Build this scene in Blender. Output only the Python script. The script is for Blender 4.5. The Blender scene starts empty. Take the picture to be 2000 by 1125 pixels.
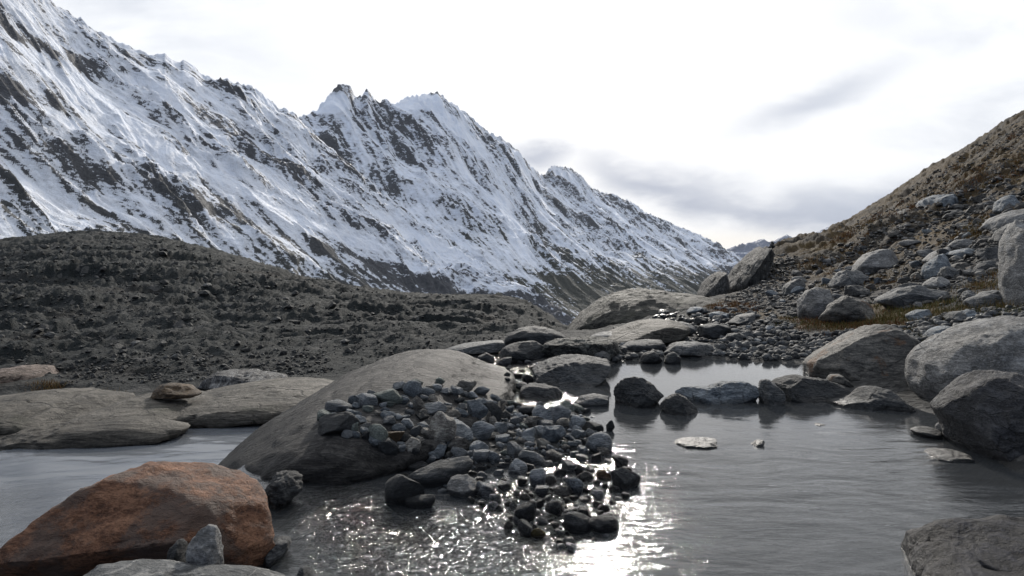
import bpy, bmesh, math
import numpy as np

# ------------------------------------------------------------------ camera, sky, sun, exposure
SC = bpy.context.scene
COL = SC.collection
F, CX, HY, H = 1333.3, 1000.0, 520.0, 1.3      # focal length in photo pixels, principal column, horizon row, eye height (m)
cam_d = bpy.data.cameras.new('camera')
cam_d.sensor_width = 36.0
cam_d.lens = 24.0
cam_d.shift_y = -(562.5 - HY) / 2000.0
cam_d.clip_start = 0.05
cam_d.clip_end = 200000.0
cam = bpy.data.objects.new('camera', cam_d)
cam.location = (0, 0, H)
cam.rotation_euler = (math.radians(90), 0, 0)
COL.objects.link(cam)
SC.camera = cam
SC.view_settings.view_transform = 'Standard'
SC.view_settings.look = 'None'
SC.view_settings.exposure = 0.1
SC.view_settings.gamma = 1.0
SC.cycles.use_denoising = True
SC.cycles.max_bounces = 6
SC.cycles.sample_clamp_indirect = 6.0

SUN_AZ, SUN_EL = math.radians(5.8), math.radians(25.0)     # veiled sun high ahead, a little right of centre
SUN_DIR = (math.sin(SUN_AZ) * math.cos(SUN_EL), math.cos(SUN_AZ) * math.cos(SUN_EL), math.sin(SUN_EL))
sun_d = bpy.data.lights.new('sun', 'SUN')
sun_d.energy = 3.3
sun_d.angle = math.radians(4.0)
sun_d.color = (1.0, 0.94, 0.86)
sun = bpy.data.objects.new('sun', sun_d)
from mathutils import Vector
sun.rotation_euler = Vector(SUN_DIR).to_track_quat('Z', 'Y').to_euler()
COL.objects.link(sun)


class NT:
    """small helper round a node tree"""
    def __init__(s, tree):
        s.t = tree
        s.t.nodes.clear()

    def n(s, kind, **kw):
        nd = s.t.nodes.new(kind)
        for k, v in kw.items():
            setattr(nd, k, v)
        return nd

    def put(s, sock, v):
        if isinstance(v, bpy.types.NodeSocket):
            s.t.links.new(v, sock)
        elif v is not None:
            if hasattr(sock.default_value, '__len__') and not hasattr(v, '__len__'):
                v = (v,) * len(sock.default_value)
            if hasattr(sock.default_value, '__len__') and len(sock.default_value) == 4 and len(v) == 3:
                v = (*v, 1)
            sock.default_value = v

    def m(s, op, a, b=None, c=None, clamp=False):
        nd = s.n('ShaderNodeMath', operation=op, use_clamp=clamp)
        for i, v in enumerate((a, b, c)):
            if v is not None:
                s.put(nd.inputs[i], v)
        return nd.outputs[0]

    def v(s, op, a, b=None, scale=None):
        nd = s.n('ShaderNodeVectorMath', operation=op)
        s.put(nd.inputs[0], a)
        if b is not None:
            s.put(nd.inputs[1], b)
        if scale is not None:
            s.put(nd.inputs['Scale'], scale)
        return nd.outputs['Value'] if op in ('DOT_PRODUCT', 'LENGTH') else nd.outputs[0]

    def mix(s, f, a, b, blend='MIX'):
        nd = s.n('ShaderNodeMix', data_type='RGBA', blend_type=blend)
        s.put(nd.inputs[0], f); s.put(nd.inputs[6], a); s.put(nd.inputs[7], b)
        return nd.outputs[2]

    def rng(s, v, a, b, c=0.0, d=1.0, smooth=True):
        nd = s.n('ShaderNodeMapRange', interpolation_type='SMOOTHSTEP' if smooth else 'LINEAR', clamp=True)
        for i, x in enumerate((v, a, b, c, d)):
            s.put(nd.inputs[i], x)
        return nd.outputs[0]

    def noise(s, vec, scale, detail=4, rough=0.55, dist=0.0):
        nd = s.n('ShaderNodeTexNoise')
        s.put(nd.inputs['Vector'], vec)
        nd.inputs['Scale'].default_value = scale
        nd.inputs['Detail'].default_value = detail
        nd.inputs['Roughness'].default_value = rough
        nd.inputs['Distortion'].default_value = dist
        return nd.outputs[0]

    def mapping(s, vec, scale=(1, 1, 1), rot=(0, 0, 0), loc=(0, 0, 0)):
        nd = s.n('ShaderNodeMapping')
        s.put(nd.inputs[0], vec)
        nd.inputs['Location'].default_value = loc
        nd.inputs['Rotation'].default_value = [math.radians(a) for a in rot]
        nd.inputs['Scale'].default_value = scale
        return nd.outputs[0]

    def ramp(s, f, stops):
        nd = s.n('ShaderNodeValToRGB')
        s.put(nd.inputs[0], f)
        el = nd.color_ramp.elements
        while len(el) < len(stops):
            el.new(0.5)
        for e, (p, c) in zip(el, stops):
            e.position = p
            e.color = (*c, 1) if len(c) == 3 else c
        return nd.outputs[0]


world = bpy.data.worlds.new('World')
SC.world = world
world.use_nodes = True
w = NT(world.node_tree)
sky = w.n('ShaderNodeTexSky', sky_type='NISHITA')
sky.sun_disc = False
sky.sun_elevation = SUN_EL
sky.sun_rotation = SUN_AZ
sky.air_density = 1.0
sky.dust_density = 2.0
dirv = w.n('ShaderNodeTexCoord').outputs['Generated']
sep = w.n('ShaderNodeSeparateXYZ'); w.put(sep.inputs[0], dirv)
dx, dy, dz = sep.outputs
yy = w.m('MAXIMUM', dy, 0.05)
A = w.m('DIVIDE', dx, yy)
E = w.m('DIVIDE', dz, yy)
comb = w.n('ShaderNodeCombineXYZ'); w.put(comb.inputs[0], A); w.put(comb.inputs[1], w.m('MULTIPLY', E, 2.6))
cl = w.noise(comb.outputs[0], 3.2, 7, 0.55, 0.3)
cl2 = w.noise(comb.outputs[0], 9.0, 6, 0.55, 0.2)
wob = w.m('MULTIPLY', w.m('SUBTRACT', cl, 0.5), 0.10)
wob = w.m('ADD', wob, w.m('MULTIPLY', w.m('SUBTRACT', cl2, 0.5), 0.05))


def gauss(x):
    return w.m('EXPONENT', w.m('MULTIPLY', w.m('MULTIPLY', x, x), -1.0))


# long grey band low over the valley mouth
ec = w.m('ADD', w.m('MULTIPLY', w.m('POWER', w.m('ABSOLUTE', w.m('SUBTRACT', A, 0.47)), 2.0), 0.62), 0.072)
b1 = gauss(w.m('DIVIDE', w.m('ADD', w.m('SUBTRACT', E, ec), wob), w.rng(A, 0.1, 0.7, 0.026, 0.042)))
b1 = w.m('MULTIPLY', b1, w.rng(A, 0.03, 0.2))
b1 = w.m('MULTIPLY', b1, w.rng(cl2, 0.25, 0.6, 0.75, 1.0))
# small cloud at the shoulder of the far ridge
b2 = w.m('MULTIPLY', gauss(w.m('DIVIDE', w.m('ADD', w.m('SUBTRACT', A, 0.045), wob), 0.045)),
         gauss(w.m('DIVIDE', w.m('ADD', w.m('SUBTRACT', E, 0.168), wob), 0.020)))
# slanting wisp
u = w.m('ADD', w.m('MULTIPLY', w.m('SUBTRACT', A, 0.44), 0.916), w.m('MULTIPLY', w.m('SUBTRACT', E, 0.24), 0.40))
vv = w.m('ADD', w.m('MULTIPLY', w.m('SUBTRACT', A, 0.44), -0.40), w.m('MULTIPLY', w.m('SUBTRACT', E, 0.24), 0.916))
b3 = w.m('MULTIPLY', gauss(w.m('DIVIDE', w.m('ADD', u, wob), 0.13)), gauss(w.m('DIVIDE', w.m('ADD', vv, w.m('MULTIPLY', wob, 0.7)), 0.022)))
band = w.m('MAXIMUM', w.m('MULTIPLY', b1, 0.95), w.m('MAXIMUM', w.m('MULTIPLY', b2, 0.85), w.m('MULTIPLY', b3, 0.6)))
veil = w.rng(cl, 0.42, 0.72, 0.0, 0.42)
veil = w.m('MULTIPLY', veil, w.rng(w.m('ABSOLUTE', w.m('SUBTRACT', A, 0.08)), 0.2, 0.7))
band = w.m('MAXIMUM', band, veil)
dot = w.v('DOT_PRODUCT', dirv, SUN_DIR)
glow = w.rng(dot, -0.35, 0.72)
white = w.mix(glow, (0.38, 0.46, 0.62), (1.02, 1.04, 1.07))
grey = w.mix(glow, (0.33, 0.39, 0.52), (0.37, 0.43, 0.56))
cloud = w.mix(band, white, grey)
warm = w.m('MULTIPLY', gauss(w.m('DIVIDE', w.m('SUBTRACT', E, 0.036), 0.016)), gauss(w.m('DIVIDE', w.m('SUBTRACT', A, 0.30), 0.16)))
cloud = w.mix(w.m('MULTIPLY', warm, 0.7), cloud, (1.0, 0.95, 0.86))
nis = w.v('MULTIPLY', sky.outputs[0], (0.05, 0.05, 0.05))
final = w.mix(0.92, nis, cloud)
bg = w.n('ShaderNodeBackground'); w.put(bg.inputs[0], final); bg.inputs[1].default_value = 1.0
out = w.n('ShaderNodeOutputWorld'); w.t.links.new(bg.outputs[0], out.inputs[0])

# ------------------------------------------------------------------ numpy helpers
RNG = np.random.default_rng(7)
_perm = RNG.permutation(256).astype(np.int32)
_perm = np.concatenate([_perm, _perm, _perm])
_g3 = RNG.normal(size=(256, 3)).astype(np.float32)
_g3 /= np.linalg.norm(_g3, axis=1)[:, None]


def perlin(p):
    p = np.asarray(p, np.float32)
    i = np.floor(p).astype(np.int32)
    f = (p - i).astype(np.float32)
    i &= 255
    u_ = f * f * f * (f * (f * 6 - 15) + 10)
    res = 0
    for a in (0, 1):
        wx = u_[:, 0] if a else 1 - u_[:, 0]
        pa = _perm[i[:, 0] + a]
        for b in (0, 1):
            wy = u_[:, 1] if b else 1 - u_[:, 1]
            pb = _perm[pa + i[:, 1] + b]
            for c in (0, 1):
                wz = u_[:, 2] if c else 1 - u_[:, 2]
                g = _g3[_perm[pb + i[:, 2] + c]]
                d = g[:, 0] * (f[:, 0] - a) + g[:, 1] * (f[:, 1] - b) + g[:, 2] * (f[:, 2] - c)
                res = res + wx * wy * wz * d
    return res * 1.5


def p3(*a):
    return np.stack([np.asarray(np.broadcast_to(x, np.shape(a[0])), np.float64).ravel() for x in a], 1)


def fbm(p, octv=5, gain=0.5, lac=2.03):
    s, a = 0, 1.0
    p = np.asarray(p, np.float64)
    for k in range(octv):
        s = s + a * perlin(p % 256.0)
        p = p * lac + 17.3
        a *= gain
    return s


def ridged(p, octv=5, gain=0.5, lac=2.07):
    s, a, wgt = 0, 1.0, 1.0
    p = np.asarray(p, np.float64)
    for k in range(octv):
        n = 1 - np.abs(perlin(p % 256.0))
        n = n * n * wgt
        wgt = np.clip(n * 1.6, 0, 1)
        s = s + a * n
        p = p * lac + 31.7
        a *= gain
    return s


def sstep(x, a, b):
    t = np.clip((x - a) / (b - a), 0, 1)
    return t * t * (3 - 2 * t)


def P(px, py, d):
    return ((px - CX) / F * d, d, H - (py - HY) / F * d)


def project(x, y, z):
    return CX + F * x / y, HY - F * (z - H) / y


def in_poly(poly, x, y):
    poly = np.asarray(poly, float)
    r = np.zeros(np.shape(x), bool)
    j = len(poly) - 1
    for i in range(len(poly)):
        xi, yi = poly[i]; xj, yj = poly[j]
        c = ((yi > y) != (yj > y)) & (x < (xj - xi) * (y - yi) / (yj - yi + 1e-12) + xi)
        r ^= c
        j = i
    return r


def sdf_poly(poly, x, y):
    """signed distance, negative inside"""
    poly = np.asarray(poly, float)
    d = np.full(np.shape(x), 1e9)
    for i in range(len(poly)):
        a = poly[i - 1]; e = poly[i] - a
        t = np.clip(((x - a[0]) * e[0] + (y - a[1]) * e[1]) / (e @ e), 0, 1)
        d = np.minimum(d, np.hypot(x - a[0] - t * e[0], y - a[1] - t * e[1]))
    return np.where(in_poly(poly, x, y), -d, d)


def make_mesh(name, co, faces, attrs=None, smooth=True):
    co = np.asarray(co, np.float32)
    faces = np.asarray(faces, np.int32)
    me = bpy.data.meshes.new(name)
    nf, k = faces.shape
    me.vertices.add(len(co)); me.vertices.foreach_set('co', co.ravel())
    me.loops.add(nf * k); me.loops.foreach_set('vertex_index', faces.ravel())
    me.polygons.add(nf)
    me.polygons.foreach_set('loop_start', np.arange(nf, dtype=np.int32) * k)
    me.polygons.foreach_set('loop_total', np.full(nf, k, np.int32))
    me.polygons.foreach_set('use_smooth', np.full(nf, smooth))
    for an, av in (attrs or {}).items():
        at = me.attributes.new(an, 'FLOAT', 'POINT')
        at.data.foreach_set('value', np.asarray(av, np.float32))
    me.update(calc_edges=True)
    return me


def link(name, me, mat, label=None, cat=None, kind=None, group=None, loc=(0, 0, 0), parent=None):
    o = bpy.data.objects.new(name, me)
    o.location = loc
    if me is not None and mat is not None and not me.materials:
        me.materials.append(mat)
    if label: o['label'] = label
    if cat: o['category'] = cat
    if kind: o['kind'] = kind
    if group: o['group'] = group
    if parent: o.parent = parent
    COL.objects.link(o)
    return o


def grid_faces(nr, nc, keep=None):
    idx = np.arange(nr * nc).reshape(nr, nc)
    q = np.stack([idx[:-1, :-1], idx[:-1, 1:], idx[1:, 1:], idx[1:, :-1]], -1).reshape(-1, 4)
    return q if keep is None else q[keep]


def compact(co, faces, attrs):
    used = np.unique(faces)
    m = np.full(len(co), -1, np.int32)
    m[used] = np.arange(len(used))
    return co[used], m[faces], {k: np.asarray(v)[used] for k, v in attrs.items()}


_ico = {}


def ico(sub):
    if sub not in _ico:
        bm = bmesh.new()
        bmesh.ops.create_icosphere(bm, subdivisions=sub, radius=1.0)
        v = np.array([x.co[:] for x in bm.verts])
        f = np.array([[x.index for x in fc.verts] for fc in bm.faces])
        bm.free()
        _ico[sub] = (v / np.linalg.norm(v, axis=1)[:, None], f)
    return _ico[sub]


# ------------------------------------------------------------------ materials
def principled(t, col, rough, bump=None, bdist=0.02, bstr=0.6, spec=0.4, ior=None):
    b = t.n('ShaderNodeBsdfPrincipled')
    t.put(b.inputs['Base Color'], col)
    t.put(b.inputs['Roughness'], rough)
    b.inputs['Specular IOR Level'].default_value = spec
    if ior: b.inputs['IOR'].default_value = ior
    if bump is not None:
        bn = t.n('ShaderNodeBump')
        bn.inputs['Distance'].default_value = bdist
        bn.inputs['Strength'].default_value = bstr
        t.put(bn.inputs['Height'], bump)
        t.t.links.new(bn.outputs[0], b.inputs['Normal'])
    o = t.n('ShaderNodeOutputMaterial')
    t.t.links.new(b.outputs[0], o.inputs[0])
    return b


def new_mat(name):
    m = bpy.data.materials.new(name)
    m.use_nodes = True
    return m, NT(m.node_tree)


ALB = 0.52


def rock_mat(name, dark, mid, light, scale=3.0, strata=(1, 1, 6), rot=(0, 0, 0), rough=0.75, bump=0.02, bstr=0.8, wet=True,
             speck=0.25, vary=0.5, patch=None, patch_at=0.62, veins=0.0, spec=0.35, cracks=0.7, damp=(0.015, 0.065), gloss=0.5, dampk=0.55):
    """weathered stone: blotches, layering, mineral speckle, optional lichen/rust patches and quartz veins; wet at the waterline"""
    m, t = new_mat(name)
    tc = t.n('ShaderNodeTexCoord').outputs['Object']
    oi = t.n('ShaderNodeObjectInfo').outputs['Random']
    at = t.n('ShaderNodeAttribute'); at.attribute_name = 'tint'
    rnd = t.m('FRACT', t.m('ADD', oi, at.outputs['Fac']))
    off = t.n('ShaderNodeCombineXYZ')
    t.put(off.inputs[0], t.m('MULTIPLY', rnd, 37.0)); t.put(off.inputs[1], t.m('MULTIPLY', rnd, 91.0)); t.put(off.inputs[2], t.m('MULTIPLY', rnd, 13.0))
    p = t.v('ADD', tc, off.outputs[0])
    n1 = t.noise(p, scale, 9, 0.62, 0.4)
    st = t.mapping(p, strata, rot)
    n2 = t.noise(st, scale * 1.7, 8, 0.6, 0.6)
    n3 = t.noise(p, scale * 22, 3, 0.7)
    n4 = t.noise(st, scale * 6.5, 6, 0.7, 0.4)
    dark, mid, light = [tuple(ALB * kk * g for g in cc) for kk, cc in ((0.62, dark), (1.0, mid), (1.5, light))]
    f = t.m('ADD', t.m('MULTIPLY', n1, 0.28), t.m('MULTIPLY', n2, 0.30))
    f = t.m('ADD', f, t.m('ADD', t.m('MULTIPLY', n4, 0.30), t.m('MULTIPLY', n3, 0.12)))
    col = t.ramp(f, [(0.40, dark), (0.49, mid), (0.59, light)])
    if speck:
        sp = t.rng(n3, 0.56, 0.68, 0, speck)
        col = t.mix(sp, col, light)
        sd = t.rng(n3, 0.44, 0.34, 0, speck)
        col = t.mix(sd, col, dark)
    if cracks:
        vc = t.n('ShaderNodeTexVoronoi', feature='DISTANCE_TO_EDGE')
        wv_ = t.v('ADD', t.mapping(p, (1, 1, 1.8), rot), t.v('SCALE', _vec3(t, t.m('SUBTRACT', n1, 0.5)), None, 0.9 / scale))
        t.put(vc.inputs['Vector'], wv_); vc.inputs['Scale'].default_value = scale * 0.75
        ck = t.m('MULTIPLY', t.rng(vc.outputs['Distance'], 0.0, 0.035, 1.0, 0.0), t.rng(n2, 0.44, 0.56))
        col = t.mix(t.m('MULTIPLY', ck, cracks), col, tuple(g * 0.5 for g in dark))
    if veins:
        wv = t.noise(t.mapping(p, (1, 1, 3), (25, 15, 0)), scale * 0.8, 4, 0.5, 1.5)
        vn = t.rng(t.m('ABSOLUTE', t.m('SUBTRACT', wv, 0.5)), 0.0, 0.018, veins, 0.0)
        col = t.mix(vn, col, (0.42, 0.40, 0.37))
    if patch:
        pn = t.noise(p, scale * 1.3, 7, 0.65, 0.3)
        col = t.mix(t.rng(pn, patch_at - 0.04, patch_at + 0.07, 0, 0.85), col, patch)
    gain = t.m('ADD', 1.0 - vary * 0.5, t.m('MULTIPLY', rnd, vary))
    col = t.v('MULTIPLY', col, _vec3(t, gain))
    rg = t.m('ADD', rough - 0.12, t.m('MULTIPLY', n1, 0.24))
    if wet:
        gz = t.n('ShaderNodeSeparateXYZ')
        t.put(gz.inputs[0], t.n('ShaderNodeNewGeometry').outputs['Position'])
        zz = t.m('ADD', gz.outputs[2], t.m('MULTIPLY', t.m('SUBTRACT', n1, 0.5), 0.10))
        wf = t.m('MULTIPLY', t.rng(zz, damp[0], damp[1], 1.0, 0.0), t.rng(zz, -2.6, -2.4))
        col = t.v('MULTIPLY', col, _vec3(t, t.m('SUBTRACT', 1.0, t.m('MULTIPLY', wf, dampk))))
        rg = t.m('MULTIPLY', rg, t.m('SUBTRACT', 1.0, t.m('MULTIPLY', wf, gloss)))
    hgt = t.m('ADD', t.m('MULTIPLY', n1, 0.5), t.m('ADD', t.m('MULTIPLY', n2, 0.8), t.m('ADD', t.m('MULTIPLY', n4, 0.42), t.m('MULTIPLY', n3, 0.10))))
    if cracks: hgt = t.m('SUBTRACT', hgt, t.m('MULTIPLY', ck, 0.25))
    principled(t, col, rg, hgt, bump * 2.6, bstr, spec)
    return m


def _vec3(t, s):
    c = t.n('ShaderNodeCombineXYZ')
    for i in range(3): t.put(c.inputs[i], s)
    return c.outputs[0]


M = {}
M['grey'] = rock_mat('grey gneiss', (0.055, 0.06, 0.062), (0.11, 0.115, 0.115), (0.20, 0.20, 0.195), 3.0, veins=0.3)
M['dark'] = rock_mat('dark schist', (0.022, 0.024, 0.026), (0.045, 0.048, 0.050), (0.095, 0.098, 0.098), 3.5, (1, 1, 7), (0, 12, 0))
M['darkrough'] = rock_mat('dark rough schist', (0.022, 0.023, 0.026), (0.046, 0.046, 0.050), (0.10, 0.10, 0.105), 4.0, (1, 1, 2), (0, 0, 0), speck=0.5, bump=0.03)
M['pale'] = rock_mat('pale granite', (0.12, 0.12, 0.115), (0.22, 0.215, 0.205), (0.36, 0.355, 0.34), 3.0, (1, 1, 3), (20, 15, 0), speck=0.6, patch=(0.10, 0.075, 0.045), patch_at=0.68)
M['brown'] = rock_mat('brown gneiss boulder', (0.045, 0.044, 0.04), (0.095, 0.09, 0.08), (0.19, 0.175, 0.15), 2.2, (1, 1, 5), (0, -12, 0), patch=(0.10, 0.05, 0.022), patch_at=0.60, speck=0.35)
M['red'] = rock_mat('iron stained gneiss', (0.085, 0.040, 0.022), (0.25, 0.105, 0.05), (0.40, 0.20, 0.11), 3.6, (1, 1, 2.6), (0, 14, 10), wet=False, bump=0.03, bstr=1.0, patch=(0.10, 0.068, 0.052), patch_at=0.51, speck=0.4, vary=0.0, cracks=0)
M['dome'] = rock_mat('ice polished gneiss', (0.028, 0.026, 0.026), (0.070, 0.065, 0.061), (0.156, 0.146, 0.131), 1.6, (0.3, 6, 6), (0, 38, 12), bump=0.03, bstr=0.7, speck=0.3, vary=0.1, rough=0.72, damp=(-.05, 0.28), gloss=0.2, spec=0.2, dampk=0.72)
M['tan'] = rock_mat('tan polished gneiss', (0.05, 0.044, 0.034), (0.115, 0.10, 0.078), (0.19, 0.17, 0.14), 1.1, (0.5, 1, 6), (0, -6, 0), wet=False, bump=0.05, speck=0.25, vary=0.2, patch=(0.045, 0.043, 0.03), patch_at=0.60)
M['pink'] = rock_mat('pinkish gneiss', (0.09, 0.06, 0.045), (0.20, 0.145, 0.115), (0.30, 0.235, 0.20), 1.5, (0.5, 1, 5), (0, 30, 0), wet=False, bump=0.04, vary=0.1)
M['rust'] = rock_mat('rusty brown stone', (0.05, 0.032, 0.018), (0.12, 0.075, 0.038), (0.20, 0.135, 0.075), 4, (1, 1, 5), (0, 15, 0), wet=False, vary=0.2, cracks=0)
M['olive'] = rock_mat('olive lichened rock', (0.026, 0.026, 0.021), (0.078, 0.074, 0.058), (0.15, 0.14, 0.115), 0.75, (0.7, 1, 5), (0, -25, 0), wet=False, bump=0.10, patch=(0.05, 0.048, 0.033), patch_at=0.55, vary=0.2)
M['wetrock'] = rock_mat('dark mottled wet rock', (0.008, 0.008, 0.010), (0.013, 0.013, 0.016), (0.055, 0.055, 0.065), 7.0, (1, 1, 1.5), (0, 0, 20), wet=True, bump=0.012, cracks=0, speck=0.7, rough=0.62, damp=(0.02, 0.12), gloss=0.4, spec=0.12)
M['lichen'] = rock_mat('crusty lichened rock', (0.018, 0.018, 0.017), (0.075, 0.075, 0.066), (0.30, 0.30, 0.26), 3.0, (1, 1, 1.5), (0, 0, 0), wet=False, bump=0.09, bstr=1.0, speck=0.6, vary=0.1)
M['striped'] = rock_mat('white streaked rock', (0.04, 0.04, 0.042), (0.12, 0.115, 0.11), (0.42, 0.41, 0.39), 2.5, (3.5, 1, 0.6), (0, 25, 0), wet=False, bump=0.06, vary=0.1)
M['green'] = rock_mat('pale green schist', (0.120, 0.138, 0.120), (0.240, 0.270, 0.234), (0.408, 0.444, 0.396), 5, (1, 1, 5), (0, -15, 0), vary=0.1, cracks=0)
M['blue'] = rock_mat('blue grey slate', (0.098, 0.115, 0.132), (0.196, 0.224, 0.246), (0.350, 0.385, 0.406), 4, (1, 1, 4), (0, 20, 0), vary=0.25)
M['cliff'] = rock_mat('ribbed grey slab rock', (0.035, 0.036, 0.036), (0.105, 0.104, 0.098), (0.24, 0.235, 0.22), 0.8, (5, 1, 0.5), (0, -42, 0), wet=False, bump=0.25, bstr=1.0, vary=0.2)
M['cobble'] = rock_mat('river cobble', (0.164, 0.182, 0.191), (0.364, 0.395, 0.410), (0.550, 0.550, 0.550), 2.0, (1, 1, 5), (30, 20, 0), bump=0.06, vary=1.1, speck=0.3, veins=0.25, cracks=0)
M['cobblebrown'] = rock_mat('brownish river cobble', (0.155, 0.140, 0.124), (0.328, 0.296, 0.259), (0.550, 0.528, 0.455), 2.0, (1, 1, 4), (50, -20, 0), bump=0.06, vary=1.0, speck=0.3, cracks=0)
M['rubble'] = rock_mat('hillside rubble', (0.045, 0.042, 0.038), (0.105, 0.10, 0.092), (0.25, 0.24, 0.22), 2.0, (1, 1, 4), (30, 10, 0), bump=0.06, vary=1.2, speck=0.3, wet=False, cracks=0)
M['gravel'] = rock_mat('dark gravel', (0.03, 0.032, 0.033), (0.07, 0.072, 0.072), (0.15, 0.15, 0.145), 6.0, (1, 1, 2), (0, 0, 0), bump=0.01, vary=1.3, speck=0.2, cracks=0)
M['debris'] = rock_mat('moraine debris', (0.028, 0.029, 0.027), (0.06, 0.06, 0.055), (0.13, 0.125, 0.115), 1.5, (1, 1, 4), (0, 10, 0), wet=False, bump=0.05, vary=1.5, speck=0.2, cracks=0)
M['yellow'] = rock_mat('yellow mossy stone', (0.06, 0.045, 0.012), (0.16, 0.12, 0.03), (0.22, 0.17, 0.05), 4, vary=0.1, cracks=0)

# ------------------------------------------------------------------ the ground: one sheet from underfoot to the horizon
# control points: photo column, forward distance (m), height (m) or ('y', photo row), moraine weight, hill weight
def zy(py, d): return H - (py - HY) / F * d

CTRL = []
def C(px, d, z=None, y=None, m=0.0, h=0.0):
    CTRL.append((px, d, zy(y, d) if z is None else z, m, h))

for px in (-1500, 0, 1000, 2000, 3400): C(px, 1.0, -.2)
for px, d, z in [(1000, 2.9, -.10), (1400, 2.9, -.2), (1700, 2.9, -.2), (700, 2.9, -.13), (550, 3.2, -.13), (300, 2.6, -.15), (0, 2.6, -.3),
                 (-500, 2.6, -.3), (2050, 3, -.05), (2500, 3, .1), (450, 4.5, -.5), (250, 4.5, -.9), (0, 4.5, -1.2), (-500, 4.5, -1.3),
                 (600, 4.5, -.2), (800, 4.2, -.11), (1000, 4.2, -.07), (1150, 4.2, -.06), (1300, 4.2, -.2), (1700, 4.2, -.2), (1900, 4.2, -.1),
                 (2100, 4.2, .2), (650, 5.6, -.15), (800, 5.6, .02), (950, 5.6, .07), (1100, 5.6, .02), (1250, 5.6, -.15), (1700, 5.6, -.2),
                 (1850, 5.6, -.02), (2000, 5.6, .15), (2400, 5.6, .5), (500, 6.5, -1.1), (350, 7, -1.45), (0, 7, -1.5), (-500, 7, -1.5),
                 (700, 7, -.1), (850, 7, .07), (1000, 7, -.02), (1100, 7, -.02), (1300, 7, -.2), (1600, 7, -.1), (1750, 7, .05), (1900, 7.2, .25),
                 (2300, 7.2, .6), (600, 9, -1.3), (400, 9.5, -1.45), (0, 8.2, -1.45), (480, 11, -1.4), (800, 9, -.4), (900, 9, -.03), (1000, 9, 0.0), (1150, 9, .05),
                 (1300, 9, -.12), (1550, 9, -.05), (1700, 9, .2), (1900, 9, .45), (2200, 9, .8), (1000, 10.5, -.05), (1200, 10.5, .06),
                 (1400, 10.3, .06), (1600, 10.5, .15), (-400, 11, -1.3), (0, 10.2, -1.24), (300, 11.8, -1.24), (600, 12.8, -1.22),
                 (1000, 14, -.4), (1100, 14, -.28), (1250, 14, -.14), (1400, 14, 0), (1550, 14, .27), (1700, 14, .5), (1900, 14, .95), (2200, 14, 1.6)]:
    C(px, d, z)
for px, d, z in [(-400, 15, -1.2), (0, 15, -1.2), (300, 15, -1.15), (600, 15, -1.1), (860, 15, -.85)]: C(px, d, z, m=1)
for px, d, y in [(0, 20, 690), (300, 20, 685), (600, 20, 682), (860, 20, 664), (1000, 20, 655), (1080, 22, 652), (0, 40, 572), (300, 40, 566), (540, 36, 606),
                 (800, 36, 632), (1000, 36, 640), (-500, 40, 580), (-900, 40, 590)]: C(px, d, y=y, m=1)
CREST = [(-900, 100, 500), (-500, 100, 495), (-100, 100, 488), (0, 100, 480), (70, 96, 468), (130, 94, 458), (250, 94, 457), (310, 94, 464), (360, 90, 480), (450, 86, 500),
         (540, 80, 527), (620, 76, 556), (700, 72, 568), (800, 70, 580), (900, 66, 598), (1000, 60, 608), (1050, 55, 616), (1090, 46, 628), (1118, 37, 648)]
for px, d, y in CREST:
    C(px, d, y=y, m=1)
    C(px, d * 1.6, y=y + 60, m=1)
    C(px, 380, -42, m=.6)
for px, d, z in [(1150, 20, -.6), (1112, 27, -1.7), (1250, 20, -.3), (1250, 28, -.7), (1350, 30, -.3), (1200, 46, -6), (1320, 52, -6), (1400, 60, -3.5)]: C(px, d, z)
for px, d, y, hw in [(1430, 30, 575, .3), (1500, 25, 572, .4), (1560, 25, 562, .6), (1700, 18, 562, .7), (1900, 13, 562, .5), (2100, 13, 520, .7), (1430, 42, 580, .4),
                     (1500, 42, 518, .6), (1550, 45, 502, .8), (1600, 40, 500, 1), (1750, 35, 480, 1), (1900, 22, 452, 1), (2000, 20, 402, 1), (2300, 20, 300, 1),
                     (1900, 60, 352, 1), (2000, 60, 300, 1), (1750, 80, 420, 1), (1650, 70, 462, 1), (2300, 60, 170, 1), (1510, 50, 482, .7), (1510, 80, 530, .6),
                     (1575, 90, 504, 1), (1590, 120, 486, 1), (1640, 140, 442, 1), (1700, 150, 405, 1), (1800, 150, 342, 1), (1900, 150, 281, 1), (2000, 150, 218, 1),
                     (2300, 150, 60, 1), (1570, 300, 540, 1), (1700, 300, 450, 1), (1800, 300, 390, 1), (1900, 300, 325, 1), (2000, 300, 262, 1), (2300, 300, 120, 1),
                     (1450, 200, 580, .8), (1510, 200, 550, .8)]:
    C(px, d, y=y, h=hw)

_c = np.array(CTRL)
_az = np.arctan2(_c[:, 0] - CX, F)
_r = _c[:, 1] / np.cos(_az)
KL = 0.42


def _tps_fit(X, Y):
    n = len(X)
    d2 = ((X[:, None] - X[None]) ** 2).sum(-1)
    Km = 0.5 * d2 * np.log(d2 + 1e-12) + np.eye(n) * 2e-5
    Pm = np.c_[np.ones(n), X]
    Am = np.block([[Km, Pm], [Pm.T, np.zeros((3, 3))]])
    return np.linalg.solve(Am, np.r_[Y, np.zeros((3, Y.shape[1]))])


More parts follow.
